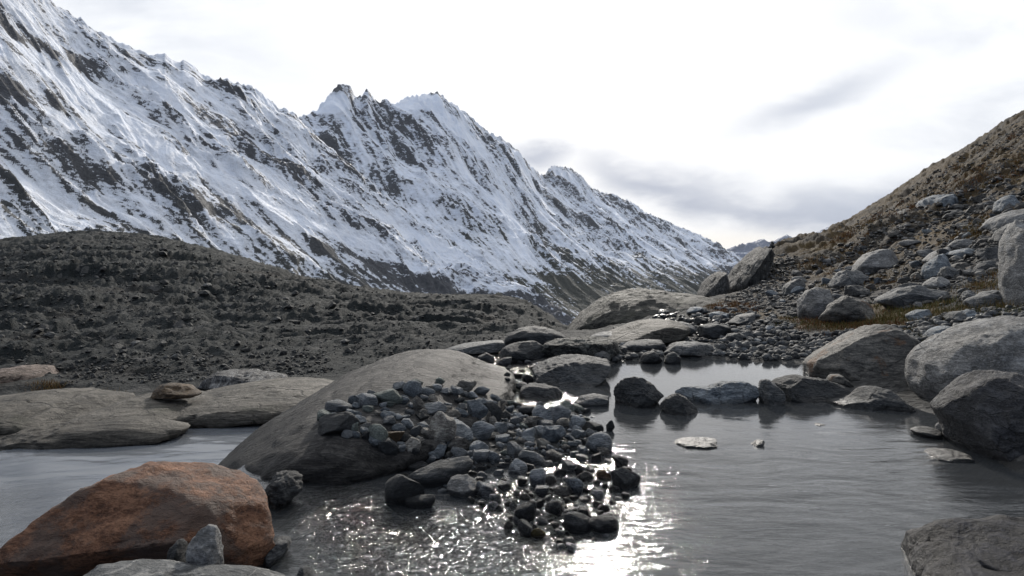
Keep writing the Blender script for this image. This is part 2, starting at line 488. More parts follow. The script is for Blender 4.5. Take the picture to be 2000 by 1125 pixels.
_X = np.c_[_az, KL * np.log(_r)]
_W = _tps_fit(_X, np.c_[_c[:, 2] / _r, _c[:, 3], _c[:, 4]])
AZM = math.radians(62)
LR0, LR1 = math.log(0.7), math.log(420.0)
_ga = np.linspace(-AZM, AZM, 420)
_gl = np.linspace(LR0, LR1, 300)
_q = np.c_[np.repeat(_ga, 300), np.tile(_gl, 420) * KL]
_tab = np.zeros((len(_q), 3))
for k in range(0, len(_q), 20000):
    d2 = ((_q[k:k + 20000, None] - _X[None]) ** 2).sum(-1)
    U = 0.5 * d2 * np.log(d2 + 1e-12)
    _tab[k:k + 20000] = U @ _W[:len(_X)] + np.c_[np.ones(len(U)), _q[k:k + 20000]] @ _W[len(_X):]
_tab = _tab.reshape(420, 300, 3)


def W0(px, py, z=0.0):
    """photo pixel on the horizontal plane z -> world xy"""
    d = (H - z) * F / (py - HY)
    return ((px - CX) / F * d, d)


POOL = [W0(*q) for q in [(1200, 706), (1250, 709), (1300, 712), (1340, 703), (1400, 705), (1480, 712), (1575, 714), (1620, 740), (1690, 775), (1800, 812), (1850, 845), (1900, 885), (2000, 915), (2150, 960), (2500, 1150), (2500, 1500), (900, 1500), (1000, 1200), (1105, 1125), (1190, 1060), (1225, 1000),
                         (1235, 940), (1215, 890), (1195, 850), (1190, 815), (1150, 800), (1115, 792), (1130, 770), (1160, 745), (1185, 722)]]
RIFFLE = [W0(*q) for q in [(1240, 950), (1200, 905), (1100, 905), (1000, 930), (900, 985), (830, 985), (770, 960), (740, 905), (680, 892), (600, 912), (540, 960), (525, 1010),
                           (540, 1060), (560, 1125), (400, 1500), (1000, 1500), (1150, 1100), (1230, 1010)]]
RILL = [W0(*q) for q in [(893, 702), (940, 693), (1000, 694), (1060, 720), (1040, 742), (1130, 782), (1060, 795), (1010, 792), (985, 770), (950, 736), (915, 722)]]


def ground_parts(x, y, detail=True):
    """height, moraine weight, hill weight of the terrain at world x, y"""
    az = np.arctan2(x, y)
    r = np.hypot(x, y)
    ca = np.clip(az, -AZM, AZM)
    cl_ = np.clip(np.log(np.maximum(r, 1e-3)), LR0, LR1)
    fa = (ca + AZM) / (2 * AZM) * 419.0
    fl = (cl_ - LR0) / (LR1 - LR0) * 299.0
    ia = np.minimum(fa.astype(int), 418); il = np.minimum(fl.astype(int), 298)
    ta = (fa - ia)[..., None]; tl = (fl - il)[..., None]
    v = (_tab[ia, il] * (1 - ta) * (1 - tl) + _tab[ia + 1, il] * ta * (1 - tl) + _tab[ia, il + 1] * (1 - ta) * tl + _tab[ia + 1, il + 1] * ta * tl)
    z = v[..., 0] * np.minimum(r, 420.0)
    far = sstep(r, 330, 1300)
    z = z * (1 - far) - 300.0 * far
    back = sstep(np.abs(az), math.radians(75), math.radians(120))
    z = z * (1 - back) + (-0.2) * back * (1 - far) + -300 * back * far
    m = np.clip(v[..., 1], 0, 1) * (1 - back); h = np.clip(v[..., 2], 0, 1) * (1 - back)
    nr = r < 40
    if detail:
        sh = z.shape
        q = p3(x, y, 0 * x)
        near = (1 - m) * (1 - 0.6 * h) * (1 - far)
        amp = np.clip(r / 12.0, 0.25, 3.0)
        z = z + (fbm(q * 1.3, 4).reshape(sh) * 0.045 + fbm(q * 6.0 + 5, 3).reshape(sh) * 0.014) * near * amp
        fade = sstep(r, 12, 22)
        wq = q + np.c_[fbm(q * 0.08, 3), fbm(q * 0.08 + 50, 3), 0 * q[:, 0]] * 4
        hum = ridged(wq * np.array([0.045, 0.085, 1]) + 3, 5).reshape(sh) - 0.9
        med = fbm(wq * np.array([0.22, 0.4, 1]) + 9, 5, 0.55).reshape(sh)
        fine = ridged(q * 1.1 + 21, 4).reshape(sh) - 0.9
        led = np.abs((z * 0.9 + med * 0.9) % 1.0 - 0.5) * 2
        cr_ = np.interp(CX + F * np.tan(np.clip(az, -1.2, 1.2)), [c_[0] for c_ in CREST], [c_[1] for c_ in CREST])
        crest_keep = 1 - 0.86 * sstep(r / cr_, 0.40, 0.85)
        z = z + m * fade * (hum * 1.15 * crest_keep + (med * 0.5 + fine * 0.26 + (led - 0.5) * 0.34) * (0.5 + 0.5 * crest_keep)) * np.clip(r / 55, 0.5, 1.15)
        hs = sstep(r, 16, 60)
        z = z + h * ((fbm(wq * 0.1, 5, .55).reshape(sh) * 1.3 * hs) + fbm(q * 0.7 + 4, 5, 0.6).reshape(sh) * (0.08 + 0.22 * hs) + fine * (0.04 + 0.12 * hs))
        if nr.any():
            xs, ys, zs = x[nr], y[nr], z[nr]
            sp_ = sdf_poly(POOL, xs, ys)
            wob_ = fbm(p3(xs, ys, 0 * xs) * 2.2, 3) * 0.09
            ins = sstep(-(sp_ + wob_), -0.05, 0.35)
            zs = zs * (1 - ins) + np.minimum(zs, -0.17) * ins
            sr = sdf_poly(RIFFLE, xs, ys); sl = sdf_poly(RILL, xs, ys)
            inr = sstep(-(sr + wob_), -0.05, 0.25)
            zs = zs * (1 - inr) + np.clip(zs, -0.16, -0.065) * inr
            inl = sstep(-(sl + wob_ * 0.6), -0.03, 0.15)
            zs = zs * (1 - inl) + np.minimum(zs, -0.05) * inl
            # dry land right of and beyond the pool stays above the water
            dry = sstep(np.minimum(np.minimum(sp_, sr), sl) + wob_, 0.05, 0.35) * sstep(xs, -1.2, -0.4) * sstep(ys, 3.2, 4.0) * (1 - sstep(ys, 11, 13))
            zs = zs * (1 - dry) + np.maximum(zs, 0.03 + 0.03 * wob_) * dry
            z = z.copy(); z[nr] = zs
    return z, m, h


def hit(px, py, dmin=1.2, dmax=330.0, n=260, floor=None):
    """march the sight line of a photo pixel to the terrain (or the water at z = floor); returns x, y, z"""
    px = np.atleast_1d(np.asarray(px, float)); py = np.atleast_1d(np.asarray(py, float))
    ds = np.exp(np.linspace(math.log(dmin), math.log(dmax), n))
    best = np.full(px.shape, ds[-1]); done = np.zeros(px.shape, bool)
    prev = None
    for k, d in enumerate(ds):
        x = (px - CX) / F * d; zr = H - (py - HY) / F * d
        g = Z(x, np.full_like(x, d))
        if floor is not None: g = np.maximum(g, floor)
        gap = zr - g
        now = (gap <= 0) & ~done
        if now.any():
            if prev is None: best[now] = d
            else:
                tt = prev[now] / np.maximum(prev[now] - gap[now], 1e-9)
                best[now] = ds[k - 1] + (d - ds[k - 1]) * np.clip(tt, 0, 1)
            done |= now
        prev = gap
        if done.all(): break
    x = (px - CX) / F * best
    z = Z(x, best)
    if floor is not None: z = np.maximum(z, floor)
    return x, best, z


a_in = np.arctan((np.arange(-60, 2061, 2.0) - CX) / F)
a_lo = -np.concatenate([np.linspace(math.pi, 0.95, 40)[:-1], np.linspace(0.95, -a_in[0], 60)[:-1]])
a_hi = np.concatenate([np.linspace(a_in[-1], 0.95, 60)[1:], np.linspace(0.95, math.pi, 40)[1:]])
AZ = np.concatenate([a_lo, a_in, a_hi])
RR = np.concatenate([np.linspace(0.02, 0.9, 6)[:-1], np.exp(np.linspace(math.log(0.9), math.log(400), 860)), np.exp(np.linspace(math.log(400), math.log(31000), 60))[1:]])
ga, gr = np.meshgrid(AZ, RR)
gx, gy = gr * np.sin(ga), gr * np.cos(ga)
gz, gm, gh = ground_parts(gx.ravel(), gy.ravel())
_GZ = gz.reshape(len(RR), len(AZ))


def Z(x, y):
    x = np.atleast_1d(np.asarray(x, float)); y = np.atleast_1d(np.asarray(y, float))
    a, r = np.arctan2(x, y), np.hypot(x, y)
    ia = np.clip(np.searchsorted(AZ, a) - 1, 0, len(AZ) - 2); ir = np.clip(np.searchsorted(RR, r) - 1, 0, len(RR) - 2)
    ta = np.clip((a - AZ[ia]) / (AZ[ia + 1] - AZ[ia]), 0, 1); tr = np.clip((r - RR[ir]) / (RR[ir + 1] - RR[ir]), 0, 1)
    return ((_GZ[ir, ia] * (1 - ta) + _GZ[ir, ia + 1] * ta) * (1 - tr) + (_GZ[ir + 1, ia] * (1 - ta) + _GZ[ir + 1, ia + 1] * ta) * tr)


grass_n = fbm(p3(gx.ravel(), gy.ravel(), 0 * gz) * 0.35, 4)
gco = np.c_[gx.ravel(), gy.ravel(), gz]

GRASS = [[(1360, 585), (1440, 588), (1480, 600), (1520, 615), (1600, 628), (1720, 632), (1800, 640), (1790, 655), (1700, 655), (1600, 645), (1530, 640), (1480, 622), (1400, 612)],
         [(1700, 590), (1850, 600), (2000, 585), (2060, 590), (2060, 625), (1900, 622), (1780, 640), (1700, 640)],
         [(1560, 520), (1700, 500), (1850, 470), (1800, 560), (1700, 560), (1580, 575)],
         [(1850, 560), (2000, 530), (2060, 540), (2060, 600), (1900, 600)]]
pxv, pyv = project(gco[:, 0], np.maximum(gco[:, 1], 0.3), gco[:, 2])
front = (gco[:, 1] > 7) & (gco[:, 1] < 60)
gg = np.zeros(len(gco))
for poly in GRASS[:2]:
    gg = np.maximum(gg, np.where(front, sstep(-sdf_poly(poly, pxv, pyv) + grass_n * 22, -6, 10), 0))
gg = np.maximum(gg, gh * sstep(grass_n + fbm(p3(gx.ravel(), gy.ravel(), 0 * gz) * 0.06 + 8, 3) * 0.8, -0.6, 0.15) * sstep(gr.ravel(), 12, 30))

m, t = new_mat('ground')
geo = t.n('ShaderNodeNewGeometry').outputs['Position']
def attr(t, n):
    a = t.n('ShaderNodeAttribute'); a.attribute_name = n
    return a.outputs['Fac']
am, ah, ag = attr(t, 'moraine'), attr(t, 'hill'), attr(t, 'grass')
n1 = t.noise(geo, 0.9, 9, 0.65, 0.3)
n2 = t.noise(geo, 7.0, 8, 0.7)
n3 = t.noise(t.mapping(geo, (0.25, 0.5, 1.2), (0, 0, 12)), 0.5, 8, 0.62, 0.6)
vor = t.n('ShaderNodeTexVoronoi'); t.put(vor.inputs['Vector'], geo); vor.inputs['Scale'].default_value = 16.0
vor2 = t.n('ShaderNodeTexVoronoi'); t.put(vor2.inputs['Vector'], geo); vor2.inputs['Scale'].default_value = 2.6
vs = t.n('ShaderNodeSeparateColor'); t.put(vs.inputs[0], vor.outputs['Color'])
vs2 = t.n('ShaderNodeSeparateColor'); t.put(vs2.inputs[0], vor2.outputs['Color'])
gcol = t.ramp(t.m('ADD', t.m('MULTIPLY', vs.outputs[0], 0.5), t.m('MULTIPLY', n2, 0.5)), [(0.25, (0.022, 0.022, 0.022)), (0.5, (0.055, 0.054, 0.05)), (0.8, (0.13, 0.127, 0.12))])
n5 = t.noise(geo, 1.7, 7, 0.75, 0.3)
mcol = t.ramp(t.m('ADD', t.m('MULTIPLY', n3, 0.35), t.m('ADD', t.m('MULTIPLY', n2, 0.25), t.m('MULTIPLY', n5, 0.4))), [(0.40, (0.007, 0.010, 0.010)), (0.48, (0.020, 0.027, 0.027)), (0.55, (0.035, 0.040, 0.038)), (0.63, (0.13, 0.134, 0.128))])
mcol = t.mix(t.rng(n3, 0.54, 0.68, 0, 0.55), mcol, (0.042, 0.033, 0.023))
mcol = t.mix(t.rng(vs2.outputs[1], 0.955, 0.97, 0, 0.8), mcol, (0.16, 0.155, 0.145))
hcol = t.ramp(t.m('ADD', t.m('MULTIPLY', n1, 0.45), t.m('MULTIPLY', n2, 0.55)), [(0.40, (0.014, 0.011, 0.007)), (0.5, (0.046, 0.036, 0.023)), (0.60, (0.12, 0.102, 0.08))])
gr1 = t.ramp(t.m('ADD', t.m('MULTIPLY', n1, 0.5), t.m('MULTIPLY', n2, 0.5)), [(0.40, (0.018, 0.012, 0.003)), (0.5, (0.088, 0.050, 0.009)), (0.60, (0.15, 0.095, 0.022))])
col = t.mix(am, t.mix(ah, gcol, hcol), mcol)
col = t.mix(t.m('MULTIPLY', ag, t.rng(n2, 0.30, 0.46)), col, gr1)
gz_ = t.n('ShaderNodeSeparateXYZ'); t.put(gz_.inputs[0], geo)
wetg = attr(t, 'wet')
col = t.v('MULTIPLY', col, (0.52, 0.52, 0.52))
col = t.mix(t.m('MULTIPLY', wetg, 0.5), col, (0.012, 0.012, 0.011))
hg = t.m('ADD', t.m('ADD', t.m('MULTIPLY', n2, 0.5), t.m('MULTIPLY', t.m('MULTIPLY', n5, am), 2.5)), t.m('ADD', t.m('MULTIPLY', n1, 0.5), t.m('MULTIPLY', vor.outputs['Distance'], 0.25)))
principled(t, col, t.m('SUBTRACT', 0.9, t.m('MULTIPLY', wetg, 0.45)), hg, 0.12, 0.9, 0.3)
M['ground'] = m

faces = grid_faces(len(RR), len(AZ))
fm = gm[faces].mean(1); fh = gh[faces].mean(1); fr = gr.ravel()[faces].mean(1)
is_m = (fm > 0.5) & (fr > 15) & (fr < 400)
is_h = (fh > 0.62) & (fr > 15) & (fr < 400) & ~is_m
wet = np.zeros(len(gco))
nearw = (gr.ravel() < 14) & (gco[:, 1] > 0.5)
_x, _y = gco[nearw, 0], gco[nearw, 1]
wet[nearw] = sstep(-np.minimum(np.minimum(sdf_poly(POOL, _x, _y), sdf_poly(RIFFLE, _x, _y)), sdf_poly(RILL, _x, _y)), -0.25, 0.0) * sstep(-gco[nearw, 2], -0.06, -0.01)
at_all = {'moraine': gm, 'hill': gh, 'grass': gg, 'wet': wet}
for nm, sel, lab, cat in [('ground', ~is_m & ~is_h, 'stony ground of gravel and wet bedrock around the pool, falling away into the valley', 'ground'),
                          ('moraine', is_m, 'dark grey moraine ridge across the valley stream below the snowy mountains', 'moraine'),
                          ('hillside', is_h, 'brown grassy rubble hillside climbing to the right of the pool', 'hillside')]:
    c2, f2, a2 = compact(gco, faces[sel], at_all)
    link(nm, make_mesh(nm, c2, f2, a2), M['ground'], lab, cat, 'structure')

# ------------------------------------------------------------------ mountains
AXT = math.atan2(1430 - CX, F)            # direction of the valley
AXD = np.array([math.sin(AXT), math.cos(AXT)]); AXN = np.array([-math.cos(AXT), math.sin(AXT)])


def interp(pts, x, k=1):
    pts = np.asarray(pts, float)
    return np.interp(x, pts[:, 0], pts[:, k])


def mountain(name, px0, px1, step, sky_pts, base_d, ridge_d, base_z, prof, rows, seed, amp, label, mat, strokes=(), wl=1.0, rock0=0.0, jag=4.0, low_rock=0.5, fall=107.9, snow_line=(-100.0, 0.0)):
    """a mountain flank: per column a fall line from its foot to the ridge (row of the skyline in the photo), carved by gullies and crags in world space"""
    px = np.arange(px0, px1 + 0.1, step)
    tt = np.concatenate([np.linspace(0, 1, rows), 1 + np.linspace(0, 1, 26)[1:] * 0.5])
    sk = interp(sky_pts, px)
    def soft(v, sig):
        k = int(4 * sig / step); g = np.exp(-0.5 * (np.arange(-k, k + 1) * step / sig) ** 2)
        return np.convolve(np.pad(v, k, mode='reflect', reflect_type='odd'), g / g.sum(), 'valid')
    bd = soft(interp(base_d, px), 45); rd = soft(interp(ridge_d, px), 45)
    rz = H - (sk - HY) / F * rd
    rs = soft(rz, 22)
    T, PX = np.meshgrid(tt, px, indexing='ij')
    tb = np.minimum(T, 1.0)
    y = bd + (rd - bd) * T
    x = (PX - CX) / F * y
    z = base_z + (rs - base_z) * tb ** prof + (rz - rs) * np.exp(-((tb - 1) / 0.13) ** 2)
    z = z - (rd - bd)[None] * np.maximum(T - 1, 0) * 0.9
    z = np.maximum(z, base_z - 0.5)
    fa = math.radians(fall)                              # compass direction the gullies run down
    s = x * math.cos(fa) - y * math.sin(fa); c = x * math.sin(fa) + y * math.cos(fa)
    sh = x.shape
    q = np.c_[s.ravel(), c.ravel(), 0 * s.ravel()] / (1000.0 * wl) + seed
    warp = np.c_[fbm(q * 2.2, 4), fbm(q * 2.2 + 40, 4), 0 * q[:, 0]] * 0.10
    qw = q + warp
    spur = ridged(qw * np.array([2.6, 0.9, 1]) + 3, 6, 0.52).reshape(sh) - 1.0         # spurs and gullies running down the fall line
    crag = ridged(qw * np.array([9.0, 5.0, 1]) + 13, 6, 0.58).reshape(sh) - 1.0
    strat = fbm(qw * np.array([30.0, 16.0, 1]) + 7, 5, 0.6).reshape(sh)
    env = np.sin(np.clip(tb, 0, 1) * math.pi * 0.5) ** 0.6
    keep = 1 - 0.93 * np.exp(-((T - 1) / 0.06) ** 2)
    calm = 0.35 + 0.65 * sstep(fbm(qw * np.array([5.0, 2.6, 1]) + 61, 5, 0.55).reshape(sh), -0.25, 0.25)
    d = amp * (spur * 0.8 + (crag * 0.42 + strat * 0.19) * calm) * env
    z = z + d * keep
    jn = (ridged(qw * np.array([22.0, 22.0, 1]) + 71, 4, 0.6).reshape(sh) - 0.9)
    z = z + jn * jag * np.exp(-((T - 1) / 0.05) ** 2) * (y / 2500.0)
    # steepness decides where snow stays
    gyy, gxx = np.gradient(z)
    dy_, dx_ = np.gradient(y); 
    dxx = np.gradient(x, axis=1); dyr = np.hypot(np.gradient(x, axis=0), np.gradient(y, axis=0))
    slope = np.hypot(gxx / np.maximum(np.abs(dxx), 1e-3), gyy / np.maximum(dyr, 1e-3))
    blot = fbm(qw * np.array([5.0, 2.6, 1]) + 61, 5, 0.55).reshape(sh)
    streak = fbm(q * np.array([34.0, 2.6, 1]) + 5, 5, 0.6).reshape(sh)
    blot = fbm(qw * np.array([5.0, 2.6, 1]) + 61, 5, 0.55).reshape(sh)
    fine = fbm(q * np.array([85.0, 30.0, 1]) + 91, 4, 0.65).reshape(sh)
    sl = (slope - np.median(slope)) / (np.std(slope) + 1e-6)
    rock = rock0 + 0.16 * np.clip(sl, -1.2, 2.0) + 0.50 * blot + 0.55 * streak + 0.55 * fine + 0.25 * np.clip(crag, -0.6, 1)
    rock = rock + low_rock * sstep(-(z + 40 * blot), -snow_line[1], -snow_line[0])
    co = np.c_[x.ravel(), y.ravel(), z.ravel()]
    ppx, ppy = project(x, y, z)
    for pts, wd, val in strokes:
        # bands of crag, scree or snow, laid on the flank where the photograph shows them (found on the surface, kept in world space)
        pw = []
        for (a, b) in pts:
            k = np.argmin(((ppx - a) ** 2 + (ppy - b) ** 2) + 1e6 * (T > 1.0))
            pw.append((s.ravel()[k], z.ravel()[k], y.ravel()[k]))
        dd = np.full(sh, 1e9)
        for (s0, z0, y0), (s1, z1, y1) in zip(pw[:-1], pw[1:]):
            wm = wd * 0.5 * (y0 + y1) / F
            ex, ez = s1 - s0, z1 - z0
            uu = np.clip(((s - s0) * ex + (z - z0) * ez) / (ex * ex + ez * ez + 1e-9), 0, 1)
            dd = np.minimum(dd, np.hypot(s - s0 - uu * ex, z - z0 - uu * ez) / wm)
        rock = rock + val * (0.55 if val > 0 else 1.15) * sstep(1.6 - dd + 0.8 * blot + 0.7 * streak, 0.0, 1.1)
    me = make_mesh(name, co, grid_faces(*sh), {'rockiness': rock.ravel(), 'alt': tb.ravel()})
    return link(name, me, mat, label, 'mountain', 'structure')


def mountain_mat(name, sc, fall, rock_lo=(0.026, 0.028, 0.022), rock_hi=(0.055, 0.057, 0.063), bump=6.0):
    m, t = new_mat(name)
    geo = t.n('ShaderNodeNewGeometry').outputs['Position']
    rk, alt = attr(t, 'rockiness'), attr(t, 'alt')
    rot = (0, 0, -math.degrees(AXT))
    # photo detail: fine speckle of stones through thin snow, drawn out down the slope
    pa = t.mapping(geo, (1 / (9 * sc), 1 / (30 * sc), 1 / (14 * sc)), rot)
    pa = t.mapping(geo, (1 / (16 * sc), 1 / (16 * sc), 1 / (7 * sc)), (20, -28, 0))
    f1 = t.noise(pa, 1.0, 7, 0.68, 0.5)
    f2 = t.noise(geo, 1 / (42 * sc), 7, 0.62, 0.8)
    fa = math.radians(fall)
    cv = t.n('ShaderNodeCombineXYZ')
    t.put(cv.inputs[0], t.m('MULTIPLY', t.v('DOT_PRODUCT', geo, (math.cos(fa), -math.sin(fa), 0)), 1 / (13 * sc)))
    t.put(cv.inputs[1], t.m('MULTIPLY', t.v('DOT_PRODUCT', geo, (math.sin(fa), math.cos(fa), 0)), 1 / (170 * sc)))
    f3 = t.noise(cv.outputs[0], 1.0, 5, 0.6, 0.3)
    busy = t.rng(rk, -0.65, 0.25, 0.14, 1.0)
    v = t.m('ADD', t.m('MULTIPLY', t.m('SUBTRACT', f1, 0.5), 3.8), t.m('ADD', t.m('MULTIPLY', t.m('SUBTRACT', f2, 0.5), 2.2), t.m('MULTIPLY', t.m('SUBTRACT', f3, 0.5), 1.9)))
    v = t.m('ADD', rk, t.m('MULTIPLY', v, busy))
    mask = t.rng(v, 0.06, 0.34)
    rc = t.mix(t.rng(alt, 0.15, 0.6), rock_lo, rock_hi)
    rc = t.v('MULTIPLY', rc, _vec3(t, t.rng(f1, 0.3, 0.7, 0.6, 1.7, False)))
    snow = t.mix(t.rng(f2, 0.35, 0.65), (0.80, 0.84, 0.91), (0.88, 0.90, 0.94))
    thin = t.rng(v, -0.75, 0.0, 0, 0.26)
    col = t.mix(mask, t.mix(thin, snow, rc), rc)
    principled(t, col, 0.75, t.m('ADD', f1, t.m('MULTIPLY', f2, 2.0)), bump, 0.7, 0.2)
    return m


SKY_A = [(-150, -190), (0, -70), (90, -4), (130, 22), (180, 55), (230, 84), (290, 108), (318, 109), (322, 106), (338, 118), (352, 126), (358, 122), (380, 133), (400, 152), (435, 160), (445, 156),
         (480, 170), (492, 168), (510, 185), (540, 207), (575, 226), (600, 250), (640, 288), (700, 335), (760, 392), (820, 440), (900, 492), (980, 540), (1060, 585), (1140, 640), (1200, 700)]
base_A = [(-150, 700), (0, 760), (300, 960), (560, 1350), (800, 1760), (1000, 2050), (1200, 2400)]
ridge_A = [(-150, 1500), (0, 1560), (300, 2000), (500, 2350), (580, 2500), (800, 2600), (1000, 2650), (1200, 2700)]
DARK_A = [([(0, 50), (70, 85), (150, 125)], 26, 1.5), ([(0, 165), (60, 185), (115, 205)], 24, 2.0), ([(0, 265), (90, 290), (200, 330)], 24, .55), ([(150, 340), (300, 370), (400, 400)], 24, .55),
          ([(170, 395), (240, 430), (300, 462)], 9, 2.4), ([(350, 385), (480, 425), (600, 470), (700, 500)], 26, .75), ([(560, 480), (650, 488), (760, 505)], 20, .8), ([(700, 520), (800, 550), (920, 565)], 18, .7),
          ([(390, 215), (450, 250), (520, 290), (560, 320)], 24, .65), ([(300, 250), (340, 160), (420, 180)], 14, .3), ([(240, 110), (330, 130), (420, 165), (560, 225)], 12, .4),
          ([(130, 170), (240, 240), (340, 300), (480, 370), (640, 450), (800, 520), (900, 560)], 15, -.75), ([(560, 300), (660, 370), (760, 430), (900, 500), (1020, 560)], 14, -.7),
          ([(285, 165), (330, 185), (370, 250)], 12, -.6), ([(400, 300), (500, 360), (620, 420), (740, 480)], 8, -.6), ([(0, 100), (80, 140), (170, 170)], 10, -.5), ([(0, 330), (100, 370), (200, 420)], 14, -.25)]
M['mtn_near'] = mountain_mat('snow dusted slope', 1.0, 55)
M['mtn_far'] = mountain_mat('snowy rock face', 1.8, 118)
M['mtn_dist'] = mountain_mat('haze tinted distant peaks', 6.0, 110, (0.05, 0.07, 0.12), (0.07, 0.09, 0.14), 20)  # rock coloured blue: the haze of distance put into the colour
mountain('mountain', -150, 1190, 1.6, SKY_A, base_A, ridge_A, -300.0, 1.0, 420, 11.0, 62.0,
         'nearest snow dusted mountain flank descending from the top left corner', M['mtn_near'], DARK_A, 1.0, -0.26, 10.0, 0.95, 58.0, (-70.0, 60.0))

SKY_B = [(520, 300), (560, 245), (585, 229), (600, 224), (620, 214), (635, 198), (650, 181), (664, 166), (672, 166), (684, 173), (695, 192), (706, 190), (712, 182), (718, 178), (730, 194), (742, 203), (752, 197),
         (765, 207), (785, 197), (800, 190), (830, 188), (856, 183), (862, 185), (880, 201), (900, 214), (925, 235), (950, 259), (970, 268), (980, 270), (1000, 289), (1030, 317), (1050, 338), (1062, 345),
         (1078, 326), (1110, 330), (1135, 345), (1150, 366), (1180, 380), (1226, 392), (1234, 397), (1260, 418), (1280, 426), (1330, 447), (1370, 464), (1400, 482), (1430, 496), (1470, 525), (1520, 560)]
base_B = [(520, 2500), (800, 2900), (1000, 3000), (1150, 3300), (1300, 4200), (1400, 5200), (1520, 6500)]
ridge_B = [(520, 3500), (660, 3900), (850, 4700), (1000, 5300), (1060, 5600), (1080, 7000), (1200, 8000), (1400, 9500), (1520, 10000)]
DARK_B = [([(610, 235), (680, 300), (760, 370)], 22, .45), ([(690, 180), (700, 230), (720, 300)], 12, .5), ([(790, 260), (840, 330), (900, 400)], 22, .35), ([(860, 190), (880, 230)], 10, .5), ([(930, 240), (980, 300), (1040, 370)], 14, .3),
          ([(1040, 400), (1060, 470), (1110, 500), (1150, 520)], 14, .9), ([(1100, 400), (1180, 440), (1240, 470)], 14, .5), ([(1080, 560), (1160, 575), (1250, 590)], 20, .6), ([(1190, 390), (1260, 430), (1330, 470)], 12, .4),
          ([(1250, 510), (1330, 520), (1420, 530)], 16, .5), ([(635, 212), (660, 195)], 13, -1.6), ([(775, 208), (800, 200), (850, 196)], 12, -1.6), ([(870, 225), (900, 250), (935, 290)], 20, -1.1),
          ([(980, 390), (1000, 440), (1030, 500)], 20, -.8), ([(900, 480), (1000, 530), (1080, 560)], 12, -.5), ([(1085, 335), (1120, 350), (1140, 380)], 9, -.9), ([(1000, 295), (1040, 345)], 6, -.6)]
mountain('mountain', 520, 1520, 1.5, SKY_B, base_B, ridge_B, -300.0, 1.0, 420, 23.0, 120.0,
         'farther snowy rock massif with pointed summits in the middle of the skyline', M['mtn_far'], DARK_B, 1.7, -0.20, 9.0, 1.1, 118.0, (-150.0, 60.0))
SKY_D = [(1380, 520), (1420, 487), (1445, 479), (1470, 473), (1492, 466), (1502, 474), (1515, 470), (1528, 463), (1537, 457), (1546, 464), (1556, 469), (1575, 462), (1600, 452), (1650, 430), (1700, 440), (1800, 470)]
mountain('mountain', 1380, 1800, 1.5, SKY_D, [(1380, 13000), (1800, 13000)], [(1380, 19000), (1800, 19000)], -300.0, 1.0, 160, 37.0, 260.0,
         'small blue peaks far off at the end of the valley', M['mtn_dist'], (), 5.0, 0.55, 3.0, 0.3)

# ------------------------------------------------------------------ water
def water_mat(name, body, rip, rough, bstr, bdist, silt=0.0, aniso=(1, 1, 1), rot=0.0, sc=9.0):
    m, t = new_mat(name)
    geo = t.n('ShaderNodeNewGeometry').outputs['Position']
    rf = attr(t, 'riffle')
    p = t.mapping(geo, aniso, (0, 0, rot))
    a = t.noise(p, sc, 5, 0.6, 0.8)
    b = t.noise(t.mapping(geo, (1, 1, 1), (0, 0, 40)), sc * 3.1, 4, 0.6, 0.5)
    hgt = t.m('ADD', t.m('MULTIPLY', a, 1.0), t.m('MULTIPLY', b, t.m('ADD', 0.12, t.m('MULTIPLY', rf, 0.5))))
    sy_ = t.n('ShaderNodeSeparateXYZ'); t.put(sy_.inputs[0], geo)
    hgt = t.m('MULTIPLY', hgt, t.m('ADD', t.rng(sy_.outputs[1], 3.2, 6.0, rip * 1.5, rip * 0.2), t.m('MULTIPLY', rf, 0.72)))
    bn = t.n('ShaderNodeBump'); bn.inputs['Distance'].default_value = bdist; bn.inputs['Strength'].default_value = bstr
    t.put(bn.inputs['Height'], hgt)
    gl = t.n('ShaderNodeBsdfGlossy'); gl.inputs['Roughness'].default_value = rough
    gl.inputs['Color'].default_value = (1, 1, 1, 1)
    t.t.links.new(bn.outputs[0], gl.inputs['Normal'])
    fr = t.n('ShaderNodeFresnel'); fr.inputs['IOR'].default_value = 1.33
    t.t.links.new(bn.outputs[0], fr.inputs['Normal'])
    tr = t.n('ShaderNodeBsdfTransparent'); tr.inputs['Color'].default_value = (0.72, 0.76, 0.76, 1)
    df = t.n('ShaderNodeBsdfDiffuse'); t.put(df.inputs['Color'], body)
    mx = t.n('ShaderNodeMixShader')
    t.put(mx.inputs[0], t.m('MULTIPLY', t.m('SUBTRACT', 1.0, t.m('MULTIPLY', rf, 0.8)), silt))
    t.t.links.new(tr.outputs[0], mx.inputs[1]); t.t.links.new(df.outputs[0], mx.inputs[2])
    m2 = t.n('ShaderNodeMixShader')
    t.t.links.new(fr.outputs[0], m2.inputs[0]); t.t.links.new(mx.outputs[0], m2.inputs[1]); t.t.links.new(gl.outputs[0], m2.inputs[2])
    o = t.n('ShaderNodeOutputMaterial'); t.t.links.new(m2.outputs[0], o.inputs[0])
    return m


M['pool'] = water_mat('pool water', (0.085, 0.09, 0.094), 0.13, 0.03, 1.0, 0.03, 0.40, (1, 3.0, 1), -12, 7.0)
M['glacial'] = water_mat('silty glacial water', (0.14, 0.15, 0.162), 0.2, 0.14, 1.0, 0.03, 0.92, (0.5, 3, 1), 42, 5.0)

